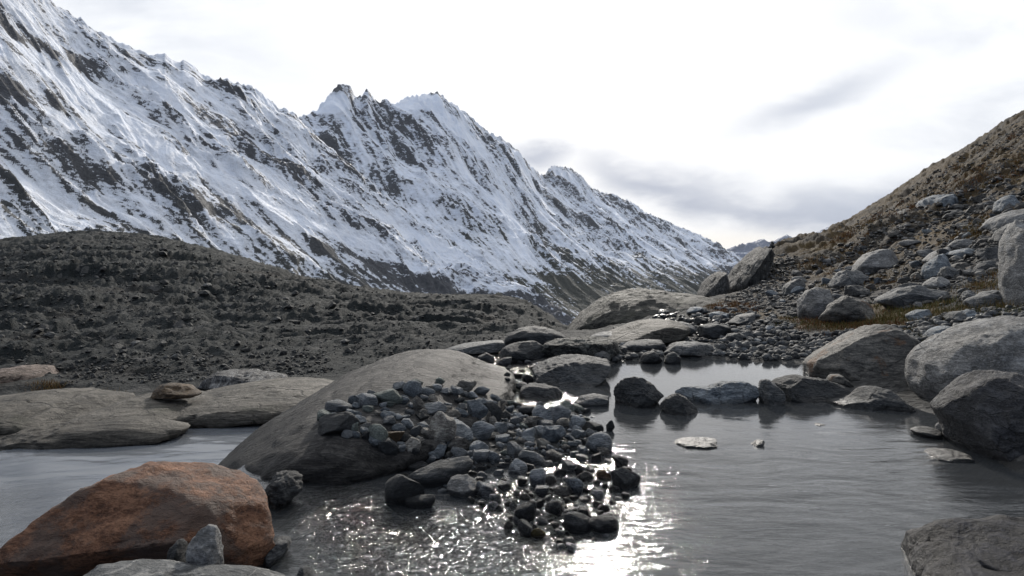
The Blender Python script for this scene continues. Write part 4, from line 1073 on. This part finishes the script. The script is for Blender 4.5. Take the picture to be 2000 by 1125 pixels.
# --- stones on the right bank and the hillside
for k, (ol, d, dep, mt, lab) in enumerate([
        ([(1556, 618), (1562, 590), (1580, 568), (1602, 560), (1625, 568), (1634, 585), (1620, 612), (1590, 632), (1565, 630)], 14.2, .5, 'pale', 'pale hollowed boulder with smooth concave face above the red grass'),
        ([(1598, 628), (1620, 598), (1650, 578), (1682, 578), (1708, 596), (1710, 620), (1680, 638), (1620, 640)], 13.8, .5, 'brown', 'brownish boulder resting against the pale hollowed one'),
        ([(1706, 590), (1730, 575), (1760, 558), (1790, 557), (1855, 572), (1852, 590), (1800, 598), (1740, 605)], 14.0, .5, 'grey', 'long flat topped slab on the bank right of the brownish boulder'),
        ([(1662, 532), (1672, 510), (1692, 494), (1720, 486), (1748, 487), (1756, 500), (1735, 515), (1700, 530), (1675, 540)], 25, 1.0, 'pale', 'smooth pale whaleback boulder on the slope'),
        ([(1618, 562), (1630, 540), (1652, 526), (1690, 528), (1696, 540), (1670, 552), (1640, 566)], 21, .7, 'grey', 'grey ledge just below the pale whaleback boulder'),
        ([(1526, 575), (1532, 558), (1550, 546), (1572, 544), (1574, 556), (1560, 572), (1540, 580)], 22, .6, 'grey', 'rounded grey boulder left on the stony slope'),
        ([(1648, 575), (1652, 558), (1680, 556), (1700, 566), (1690, 580), (1660, 582)], 17, .4, 'dark', 'dark block behind the two bank boulders'),
        ([(1798, 545), (1806, 512), (1822, 500), (1850, 495), (1858, 505), (1846, 525), (1834, 548), (1812, 552)], 14.5, .4, 'blue', 'dark blue slab propped upright on the slope'),
        ([(1844, 500), (1862, 490), (1895, 484), (1918, 490), (1905, 502), (1870, 508)], 14.0, .5, 'blue', 'flat blue grey slab lying across the propped one'),
        ([(1854, 528), (1862, 516), (1880, 512), (1900, 520), (1895, 532), (1870, 536)], 13.6, .3, 'brown', 'small brown stone under the flat slab'),
        ([(1800, 560), (1812, 548), (1832, 540), (1850, 542), (1856, 554), (1840, 564), (1812, 568)], 13.8, .3, 'pale', 'rounded whitish boulder below the propped slab'),
        ([(1778, 548), (1782, 536), (1796, 530), (1802, 540), (1796, 554)], 14.4, .2, 'brown', 'small brown boulder left of the rounded whitish one'),
        ([(1830, 545), (1838, 524), (1862, 520), (1874, 535), (1860, 548)], 14.0, .25, 'grey', 'grey stone between the propped slab and the brown stone'),
        ([(1800, 512), (1820, 494), (1850, 482), (1864, 484), (1850, 498), (1820, 514)], 15.5, .4, 'pale', 'pale ledge at the top of the propped slab'),
        ([(1850, 480), (1870, 466), (1900, 468), (1912, 478), (1890, 488), (1862, 490)], 15.5, .4, 'grey', 'grey stone on top of the slab pile'),
        ([(1905, 500), (1920, 484), (1950, 482), (1970, 492), (1960, 506), (1925, 510)], 14.5, .4, 'dark', 'dark slab at the right end of the slab pile'),
        ([(1900, 530), (1920, 510), (1955, 508), (1965, 522), (1940, 538)], 13.5, .3, 'dark', 'low dark stone under the right end of the slab pile'),
        ([(1936, 470), (1950, 446), (1985, 430), (2020, 430), (2020, 460), (1980, 476), (1950, 482)], 15.5, .5, 'grey', 'large grey boulder high at the right edge'),
        ([(1915, 445), (1940, 425), (1990, 410), (2040, 405), (2040, 425), (1980, 440), (1935, 452)], 17.5, .7, 'pale', 'long pale slab high at the right edge'),
        ([(1940, 412), (1952, 390), (1975, 380), (1998, 392), (1990, 410), (1960, 420)], 20, .6, 'blue', 'angular blue grey block on the skyline side of the long pale slab'),
        ([(1958, 590), (1960, 540), (1975, 490), (1992, 455), (2020, 435), (2070, 430), (2090, 520), (2070, 620), (2000, 630), (1968, 615)], 9.2, .6, 'pale', 'tall whitish boulder cut by the right edge of the view'),
        ([(1880, 598), (1900, 584), (1935, 568), (1970, 566), (1992, 575), (1985, 592), (1940, 604), (1895, 606)], 11.2, .4, 'grey', 'low grey slab with dry grass at the foot of the tall whitish boulder'),
        ([(1876, 582), (1882, 570), (1898, 566), (1908, 576), (1900, 588)], 12.5, .15, 'grey', 'grey cobble left of the low slab with dry grass'),
        ([(1768, 618), (1790, 606), (1815, 604), (1822, 616), (1800, 630), (1775, 630)], 11.5, .3, 'blue', 'flat layered stone behind the brown boulder'),
        ([(1842, 622), (1850, 610), (1880, 606), (1900, 612), (1890, 624), (1860, 630)], 10.4, .25, 'grey', 'left grey stone in the row behind the huge pale boulder'),
        ([(1870, 616), (1890, 604), (1915, 610), (1912, 622), (1885, 628)], 10.2, .2, 'blue', 'blue grey stone in the row behind the huge pale boulder'),
        ([(1940, 630), (1950, 618), (1985, 616), (2000, 624), (1980, 634)], 9.6, .25, 'grey', 'flat grey stone behind the top of the huge pale boulder'),
        ([(1802, 660), (1815, 645), (1845, 636), (1870, 640), (1866, 655), (1840, 668), (1812, 670)], 9.0, .3, 'blue', 'flat blue grey stone in the gap between the two big boulders'),
        ([(1838, 665), (1852, 646), (1880, 640), (1895, 650), (1870, 668)], 8.6, .25, 'grey', 'rounded grey stone in the gap between the two big boulders'),
        ([(1782, 596), (1790, 589), (1806, 590), (1808, 600), (1794, 604)], 12.6, .15, 'pale', 'small pale cobble in the grass before the flat topped slab')]):
    hero('bank_boulder', ol, d, dep, mt, lab, 'boulder', 'boulders on the right bank and slope', rough=0.05, seed=110 + k, sub=5, strata=.014, sfreq=7, ground=True,
         cuts=[((-.4, -.6, .6), .34), ((.5, -.6, .5), .36)] if k % 2 else [((.1, -.5, .85), .3)])

# --- the cairn on the knoll
cx_, cy_, cz_ = hit(1508, 484, 30, 60)
cairn = link('cairn', None, None, 'small cairn of piled stones on the knoll at the end of the valley', 'cairn', loc=(float(cx_[0]), float(cy_[0]), float(cz_[0]) - .05))
for k, (ox, oz, wx_, hz_) in enumerate([(-.16, .05, .34, .2), (.16, .04, .34, .2), (0, .15, .4, .17), (-.03, .28, .30, .15), (.03, .38, .22, .13), (0.0, .47, .14, .1)]):
    v, f = ico(3)
    co = v * np.array([wx_ / 2, .2, hz_ / 2]) * (1 + 0.22 * fbm(v * 1.6 + k * 5, 3))[:, None]
    link('cairn_stone', make_mesh('cairn_stone', co, f), M['debris'], loc=(ox, 0, oz), parent=cairn)

# --- cobbles: a set of shapes, then one object per stone
VAR = []
for k in range(26):
    v, f = ico(4)
    co = v.copy()
    rg = np.random.default_rng(300 + k)
    for _ in range(int(rg.integers(10, 18))):
        nn = rg.normal(size=3); nn /= np.linalg.norm(nn)
        over = np.maximum(co @ nn - rg.uniform(.38, .8), 0)
        co -= nn[None] * over[:, None] * rg.uniform(.75, .97)
    co *= (1 + 0.10 * fbm(v * 1.3 + k * 9, 3) + 0.035 * fbm(v * 4.5 + k, 3))[:, None]
    co -= 0.5 * (co.max(0) + co.min(0)); co /= np.ptp(co, axis=0)
    VAR.append(make_mesh('cobble', co, f))
VARM = {}


def stone(name, mesh_i, mat, loc, dim, rot, label, cat='cobble', group=None):
    key = (mesh_i, mat)
    if key not in VARM:
        me = VAR[mesh_i].copy(); me.materials.append(M[mat]); VARM[key] = me
    o = bpy.data.objects.new(name, VARM[key])
    o.location = loc; o.scale = dim; o.rotation_euler = rot
    o['label'] = label; o['category'] = cat
    if group: o['group'] = group
    COL.objects.link(o)
    return o


HAND = [  # x0, y0, x1, y1, material, label
    (728, 762, 786, 790, 'green', 'pale green angular slab on top of the cobble heap'), (788, 744, 824, 778, 'blue', 'blue grey block at the top of the cobble heap'),
    (702, 772, 737, 797, 'cobble', None), (618, 810, 700, 852, 'dark', 'dark layered slab at the left end of the cobble heap'), (618, 806, 650, 826, 'green', 'pale stone resting on the dark layered slab'),
    (632, 784, 690, 808, 'cobble', None), (672, 828, 702, 850, 'green', 'pale cobble low at the left end of the heap'), (720, 830, 758, 872, 'green', 'pale triangular stone at the front of the heap'),
    (752, 842, 792, 868, 'rust', 'brown wedge stone beside the pale triangular one'), (804, 775, 830, 804, 'cobblebrown', None), (824, 788, 872, 814, 'cobble', None), (838, 806, 890, 866, 'cobblebrown', 'big rounded brownish cobble in the middle of the heap'),
    (866, 818, 922, 868, 'cobble', 'big dark tilted cobble in the middle of the heap'), (914, 824, 964, 864, 'cobble', 'big rounded grey cobble in the middle of the heap'), (910, 784, 952, 818, 'blue', 'blue grey angular block in the heap'),
    (942, 786, 982, 828, 'dark', 'dark blocky stone in the heap next to the blue grey block'), (1058, 832, 1104, 868, 'blue', 'pale blue five sided block at the right of the heap'), (1018, 838, 1046, 864, 'cobble', None),
    (1022, 814, 1062, 838, 'cobblebrown', None), (1040, 790, 1076, 828, 'cobble', None), (1074, 794, 1114, 828, 'cobble', None), (1144, 846, 1198, 890, 'cobble', 'large smooth grey cobble at the water edge of the heap'),
    (1134, 826, 1178, 850, 'dark', 'dark cobble above the large smooth one'), (1112, 814, 1142, 846, 'cobble', None), (796, 900, 920, 950, 'grey', 'large flat pale slab at the front of the heap'),
    (752, 924, 828, 990, 'dark', 'dark triangular stone standing in the riffle'), (874, 930, 938, 976, 'pale', 'pale angular stone in front of the flat slab'), (1016, 878, 1062, 914, 'cobble', 'dark egg shaped cobble before the heap'),
    (874, 856, 918, 892, 'cobblebrown', None), (916, 862, 954, 890, 'cobble', None), (990, 866, 1024, 896, 'cobble', None), (1036, 916, 1070, 954, 'cobble', None), (1110, 934, 1140, 966, 'blue', None), (1082, 954, 1120, 972, 'dark', None),
    (1196, 916, 1250, 960, 'dark', 'dark round stone at the edge of the open water'), (930, 944, 968, 974, 'cobble', None), (1036, 1034, 1068, 1054, 'yellow', 'yellow mossy stone in the riffle'), (1166, 920, 1194, 938, 'rust', 'small orange brown stone in the riffle'),
    (774, 902, 836, 922, 'grey', 'thin flat slab at the left of the large flat one'), (828, 888, 854, 908, 'cobble', None), (992, 898, 1030, 930, 'cobble', None), (1098, 1006, 1160, 1042, 'dark', 'left of two low dark wet rocks in the riffle'),
    (1144, 1012, 1214, 1044, 'dark', 'right of two low dark wet rocks in the riffle'), (790, 968, 852, 996, 'dark', 'low wet slab behind which the riffle spreads'), (1000, 984, 1050, 1020, 'dark', None), (1010, 1020, 1044, 1050, 'dark', None), (1096, 900, 1130, 924, 'cobble', None),
    (1066, 880, 1098, 904, 'cobblebrown', None), (960, 826, 992, 856, 'cobble', None), (786, 858, 822, 884, 'cobblebrown', None), (736, 858, 782, 890, 'dark', None), (806, 868, 872, 898, 'blue', 'long low blue grey stone at the front of the heap'), (1184, 820, 1200, 846, 'dark', None)]
rg = np.random.default_rng(11)
DRY = 'grey rounded cobble in the heap between the bedrock dome and the pool'
WETL = 'dark wet cobble standing in the sparkling shallow riffle'
placed = []
stones = []
for (x0, y0, x1, y1, mt, lab) in HAND:
    stones.append((x0, y0, x1, y1, mt, lab))
    placed.append((0.5 * (x0 + x1), 0.6 * y1 + .4 * y0, 0.5 * (x1 - x0)))
HEAP = [(628, 822), (660, 795), (740, 765), (800, 752), (870, 745), (960, 770), (1010, 795), (1120, 792), (1195, 830), (1195, 885), (1140, 905), (1000, 905), (880, 895), (760, 880), (690, 862)]
WETZ = [(770, 925), (880, 890), (1000, 900), (1150, 890), (1225, 905), (1225, 1000), (1200, 1060), (1120, 1080), (1010, 1045), (930, 985), (850, 965)]
RILLZ = [(985, 745), (1000, 700), (1060, 705), (1060, 740), (1010, 762)]
n_tot = len(stones)
for zone, n_want, lo, hi, cap in [(HEAP, 135, 15, 40, 0.56), (WETZ, 100, 11, 36, 0.66), (RILLZ, 12, 10, 24, .8)]:
    zp = np.array(zone); n = 0; tries = 0
    while n < n_want and tries < 9000:
        tries += 1
        x = rg.uniform(zp[:, 0].min(), zp[:, 0].max()); y = rg.uniform(zp[:, 1].min(), zp[:, 1].max())
        if not in_poly(zone, np.array([x]), np.array([y]))[0]: continue
        wd = lo + (hi - lo) * rg.beta(1.1, 2.4)
        if any(abs(x - a) < cap * (wd * .5 + b) and abs(y - c) < cap * .62 * (wd * .5 + b) for a, c, b in placed): continue
        placed.append((x, y, wd * .5)); n += 1
        ht = wd * rg.uniform(.5, .85)
        wet_zone = zone is not HEAP
        mt = ('dark' if rg.random() < .55 else 'cobble') if wet_zone else str(rg.choice(['cobble', 'cobblebrown', 'green', 'blue', 'pale', 'dark'], p=[.5, .2, .05, .14, .04, .07]))
        stones.append((x - wd / 2, y - ht * .7, x + wd / 2, y + ht * .3, mt, None))
sa = np.array([s[:4] for s in stones], float)
hx, hy_, hz = hit((sa[:, 0] + sa[:, 2]) / 2, sa[:, 3] - 2, 1.5, 14, floor=-0.012)
from mathutils.bvhtree import BVHTree
dome = bpy.data.objects['bedrock_dome']
_dl = dome.location
bvh = BVHTree.FromPolygons([v_.co + _dl for v_ in dome.data.vertices], [tuple(p_.vertices) for p_ in dome.data.polygons])
for k in range(len(sa)):
    dr = Vector(P((sa[k, 0] + sa[k, 2]) / 2, sa[k, 3] - 2, 1.0)) - Vector((0, 0, H))
    co_, _, _, dist = bvh.ray_cast(Vector((0, 0, H)), dr.normalized(), 30)
    if co_ is not None and co_[1] < hy_[k]:
        hy_[k], hz[k] = co_[1], co_[2]
for k, (x0, y0, x1, y1, mt, lab) in enumerate(stones):
    d = float(hy_[k])
    wd = (x1 - x0) / F * d; ht = (y1 - y0) / F * d
    dep = wd * rg.uniform(.65, 1.0)
    wetz = in_poly(WETZ, np.array([(x0 + x1) / 2]), np.array([y1 - 4]))[0] or d > 7.9
    l = lab or (WETL if wetz else DRY)
    tilt = (rg.uniform(-.3, .3), rg.uniform(-.25, .25), rg.uniform(-.35, .35))
    if y1 - y0 < .62 * (x1 - x0): tilt = (tilt[0] * .4, tilt[1] * .4, tilt[2])
    loc = ((0.5 * (x0 + x1) - CX) / F * (d + dep * .3), d + dep * .3, float(hz[k]) + ht * (.36 if not wetz else .33))
    stone('cobble', int(rg.integers(len(VAR))), mt, loc, (wd * 1.06, dep, ht * 1.18), tilt, l, 'cobble', 'cobbles beside the pool')

for zone, n_want, lo, hi, mats, lab, grp, sd in [
        ([(1440, 600), (1520, 560), (1600, 510), (1700, 470), (1850, 420), (2000, 360), (2000, 560), (1900, 600), (1700, 610), (1560, 610)], 85, 14, 46, ['grey', 'rubble', 'dark', 'blue', 'brown', 'pale'],
         'angular grey rock strewn over the grassy lower hillside', 'rocks on the lower hillside', 61),
        ([(1060, 700), (1150, 665), (1250, 640), (1400, 622), (1520, 630), (1580, 660), (1560, 690), (1400, 690), (1200, 694)], 60, 12, 44, ['dark', 'grey', 'dark', 'cobble', 'blue'],
         'dark angular rock on the gravelly far bank of the pool', 'rocks on the far bank', 62)]:
    rg = np.random.default_rng(sd)
    zp = np.array(zone); got = []
    while len(got) < n_want:
        x, y = rg.uniform(zp[:, 0].min(), zp[:, 0].max()), rg.uniform(zp[:, 1].min(), zp[:, 1].max())
        wd = lo + (hi - lo) * rg.beta(1, 2.6)
        if in_poly(zone, np.array([x]), np.array([y]))[0] and all(abs(x - a) > .4 * (wd + c) or abs(y - b) > .22 * (wd + c) for a, b, c in got): got.append((x, y, wd))
    ga_ = np.array(got)
    hx, hy_, hz = hit(ga_[:, 0], ga_[:, 1], 4, 120, 260, 0.0)
    for k in range(n_want):
        wm = ga_[k, 2] / F * hy_[k]; hm = wm * rg.uniform(.4, .75)
        stone('loose_rock', int(rg.integers(len(VAR))), str(rg.choice(mats)), (float(hx[k]), float(hy_[k]), float(hz[k]) + hm * .22), (wm, wm * rg.uniform(.6, .95), hm), (rg.uniform(-.25, .25), rg.uniform(-.3, .3), rg.uniform(0, 6.28)), lab, 'rock', grp)

# ------------------------------------------------------------------ loose rubble, gravel and grass nobody could count
def scatter(name, zones, mat, label, cat, seed, sub=1, sink=.25, floor=None):
    rg = np.random.default_rng(seed)
    V, Fc, T = [], [], []
    v0, f0 = ico(sub)
    shapes = []
    for k in range(14):
        co = v0 * np.array([1, rg.uniform(.6, 1), rg.uniform(.4, .75)])
        for _ in range(5):
            nn = rg.normal(size=3); nn /= np.linalg.norm(nn)
            co = co - nn[None] * (np.maximum(co @ nn - rg.uniform(.45, .75), 0))[:, None] * .95
        shapes.append(co * (1 + .15 * rg.normal(size=(len(co), 1))))
    off = 0
    for poly, n, lo, hi, pw in zones:
        zp = np.array(poly, float)
        x = rg.uniform(zp[:, 0].min(), zp[:, 0].max(), n * 4); y = rg.uniform(zp[:, 1].min(), zp[:, 1].max(), n * 4)
        s_ = in_poly(poly, x, y); x, y = x[s_][:n], y[s_][:n]
        if not len(x): continue
        wx_, wy_, wz_ = hit(x, y, 1.5, 330, 300, floor)
        sz_ = (lo + (hi - lo) * rg.random(len(x)) ** pw) / F * wy_ * .5
        for k in range(len(x)):
            if wy_[k] > 320: continue
            a, b = rg.uniform(0, 6.28), rg.uniform(-.4, .4)
            R1 = np.array([[math.cos(a), -math.sin(a), 0], [math.sin(a), math.cos(a), 0], [0, 0, 1]])
            R2 = np.array([[1, 0, 0], [0, math.cos(b), -math.sin(b)], [0, math.sin(b), math.cos(b)]])
            co = shapes[int(rg.integers(14))] @ (R2 @ R1).T * sz_[k]
            co = co + np.array([wx_[k], wy_[k], wz_[k] + sz_[k] * (.5 - sink)])
            V.append(co); Fc.append(f0 + off); T.append(np.full(len(co), rg.random())); off += len(co)
    me = make_mesh(name, np.concatenate(V), np.concatenate(Fc), {'tint': np.concatenate(T)}, smooth=sub > 1)
    return link(name, me, M[mat], label, cat, 'stuff')


FAR_BANK = [(1210, 700), (1300, 690), (1360, 660), (1440, 650), (1500, 640), (1590, 655), (1680, 648), (1640, 662), (1590, 692), (1570, 703), (1480, 705), (1400, 697), (1330, 696)]
scatter('gravel', [(FAR_BANK, 1100, 3, 26, 3.5), ([(1120, 690), (1200, 665), (1330, 640), (1400, 640), (1340, 690), (1200, 708)], 300, 4, 26, 3), ([(1160, 655), (1300, 612), (1440, 600), (1400, 640), (1250, 650)], 200, 4, 26, 3), ([(1360, 620), (1480, 600), (1560, 640), (1450, 660), (1380, 655)], 350, 5, 18, 2), ([(1720, 650), (1850, 615), (2000, 600), (2000, 630), (1850, 660), (1790, 670)], 500, 6, 26, 2)], 'gravel',
        'dark grey gravel and pebbles of the far bank of the pool', 'gravel', 21, 2)
scatter('pebbles', [(HEAP, 900, 5, 15, 1.6), (WETZ, 900, 4, 13, 1.6), (RILLZ, 120, 4, 10, 1.5), ([(560, 905), (700, 890), (820, 960), (1000, 1040), (1000, 1120), (600, 1120), (560, 1000)], 900, 5, 26, 2.5)], 'cobble', 'small pebbles filling the gaps of the cobble heap and the riffle bed', 'pebbles', 22, 2, .3)
scatter('rubble', [([(1400, 592), (1440, 570), (1560, 560), (1600, 590), (1560, 625), (1440, 605)], 420, 4, 18, 2.6), ([(1440, 590), (1500, 505), (1580, 500), (1680, 470), (1800, 400), (2000, 330), (2000, 560), (1850, 600), (1700, 600), (1560, 600)], 2600, 4, 17, 2.6), ([(1850, 420), (2000, 350), (2000, 520), (1850, 560)], 420, 8, 34, 2.6),
                   ([(1600, 475), (1720, 405), (1880, 300), (2000, 230), (2000, 340), (1800, 400), (1680, 470)], 900, 3, 9, 2.5), ([(1420, 585), (1470, 540), (1500, 495), (1560, 500), (1560, 560)], 500, 3, 10, 2)], 'rubble', 'stones and rubble strewn over the brown hillside', 'rubble', 23, 1)
scatter('moraine_debris', [([(0, 500), (130, 462), (320, 470), (560, 540), (800, 570), (1040, 595), (1110, 640), (860, 680), (640, 735), (400, 745), (120, 755), (60, 720), (0, 715)], 4200, 2.5, 9, 2.8),
                           ([(100, 720), (250, 690), (640, 690), (640, 735), (400, 745), (120, 755)], 700, 4, 16, 2.6), ([(0, 480), (300, 480), (700, 600), (900, 680), (0, 720)], 130, 10, 26, 2)], 'debris', 'stones and boulders strewn over the dark moraine', 'rubble', 24, 1)


def grass(name, zones, label, seed):
    rg = np.random.default_rng(seed)
    V, Fc, T, off = [], [], [], 0
    for poly, n, hlo, hhi, t0, t1 in zones:
        zp = np.array(poly, float)
        nc = max(6, n // 45)
        x = rg.uniform(zp[:, 0].min(), zp[:, 0].max(), nc * 5); y = rg.uniform(zp[:, 1].min(), zp[:, 1].max(), nc * 5)
        s_ = in_poly(poly, x, y); x, y = x[s_][:nc], y[s_][:nc]
        wx_, wy_, wz_ = hit(x, y, 2, 200, 260)
        for k in range(len(x)):
            tuft = rg.uniform(.05, .16) * (wy_[k] / 12) ** .5; tc = rg.uniform(t0, t1); m_ = 56
            hh = rg.uniform(hlo, hhi)
            hh *= .62; bx = wx_[k] + rg.normal(size=m_) * tuft * 1.5; by = wy_[k] + rg.normal(size=m_) * tuft
            bz = Z(bx, by) - .01
            h_ = hh * rg.uniform(.4, 1.1, m_); wd_ = rg.uniform(.002, .004, m_) * max(1, wy_[k] / 9)
            la = rg.uniform(0, 6.28, m_); ln = h_ * rg.uniform(.1, .7, m_)
            px_, py_ = np.cos(la), np.sin(la)
            sx_, sy_ = -py_ * wd_, px_ * wd_
            p0 = np.c_[bx - sx_, by - sy_, bz]; p1 = np.c_[bx + sx_, by + sy_, bz]
            mx_, my_, mz_ = bx + px_ * ln * .35, by + py_ * ln * .35, bz + h_ * .6
            p2 = np.c_[mx_ + sx_ * .7, my_ + sy_ * .7, mz_]; p3_ = np.c_[mx_ - sx_ * .7, my_ - sy_ * .7, mz_]
            tip = np.c_[bx + px_ * ln, by + py_ * ln, bz + h_]
            V.append(np.stack([p0, p1, p2, p3_, tip], 1).reshape(-1, 3))
            i = off + np.arange(m_)[:, None] * 5
            Fc.append((i[:, :, None] + np.array([[0, 1, 2], [0, 2, 3], [3, 2, 4]])[None]).reshape(-1, 3))
            T.append(np.repeat(np.clip(tc + rg.normal(size=m_) * .1, 0, 1), 5)); off += m_ * 5
    me = make_mesh(name, np.concatenate(V), np.concatenate(Fc), {'tint': np.concatenate(T)}, smooth=False)
    return link(name, me, M['grass'], label, 'grass', 'stuff')


m, t = new_mat('autumn grass')
tn = attr(t, 'tint')
gc = t.ramp(tn, [(0.0, (0.10, 0.028, 0.012)), (0.25, (0.15, 0.065, 0.02)), (0.5, (0.16, 0.11, 0.04)), (0.75, (0.085, 0.085, 0.022)), (1.0, (0.045, 0.06, 0.015))])
principled(t, gc, 0.7, spec=0.15)
M['grass'] = m
grass('grass', [([(1365, 592), (1440, 590), (1480, 604), (1450, 616), (1400, 612)], 2600, .08, .2, .1, .45), ([(1515, 612), (1600, 628), (1720, 630), (1800, 640), (1790, 655), (1700, 652), (1600, 645), (1530, 640)], 5200, .06, .17, .0, .95),
                ([(1700, 592), (1740, 590), (1780, 600), (1760, 630), (1710, 630)], 1200, .1, .25, .5, .9), ([(1760, 600), (1860, 590), (1960, 590), (2000, 600), (2000, 622), (1860, 615), (1790, 640)], 3800, .06, .2, .45, .85),
                ([(1910, 598), (1950, 575), (2000, 580), (2000, 600), (1940, 605)], 1500, .12, .3, .45, .7), ([(1850, 575), (1960, 520), (1975, 560), (1900, 600)], 1200, .1, .28, .35, .6),
                ([(1600, 520), (1720, 530), (1800, 560), (1700, 565), (1600, 560)], 1600, .08, .2, .2, .6), ([(1850, 470), (1960, 400), (2000, 380), (1960, 440), (1880, 480)], 1500, .15, .4, .35, .55),
                ([(1560, 510), (1660, 480), (1800, 470), (1700, 500), (1600, 530)], 1600, .1, .25, .2, .55), ([(1600, 480), (1720, 410), (1900, 300), (2000, 250), (2000, 340), (1800, 410), (1680, 465)], 4200, .2, .5, .15, .5),
                ([(1795, 650), (1850, 655), (1840, 672), (1800, 668)], 500, .05, .14, .7, 1.0), ([(84, 748), (110, 752), (112, 762), (80, 762)], 500, .08, .2, .3, .5), ([(178, 764), (210, 764), (205, 772), (175, 772)], 300, .05, .12, .4, .6)],
      'autumn grass, orange, straw and olive, on the right bank and hillside', 31)

# ------------------------------------------------------------------ mountain air
bm = bmesh.new()
bmesh.ops.create_cube(bm, size=1.0)
me = bpy.data.meshes.new('haze')
bm.to_mesh(me); bm.free()
m, t = new_mat('haze')
pv = t.n('ShaderNodeVolumePrincipled')
pv.inputs['Color'].default_value = (0.80, 0.86, 0.95, 1)
pv.inputs['Density'].default_value = 0.9e-5
pv.inputs['Anisotropy'].default_value = 0.2
o = t.n('ShaderNodeOutputMaterial')
t.t.links.new(pv.outputs[0], o.inputs['Volume'])
hz_o = link('haze', me, m, 'thin pale mountain air over the whole valley', 'haze', 'stuff', loc=(0, 0, 600))
hz_o.scale = (66000, 66000, 1830)
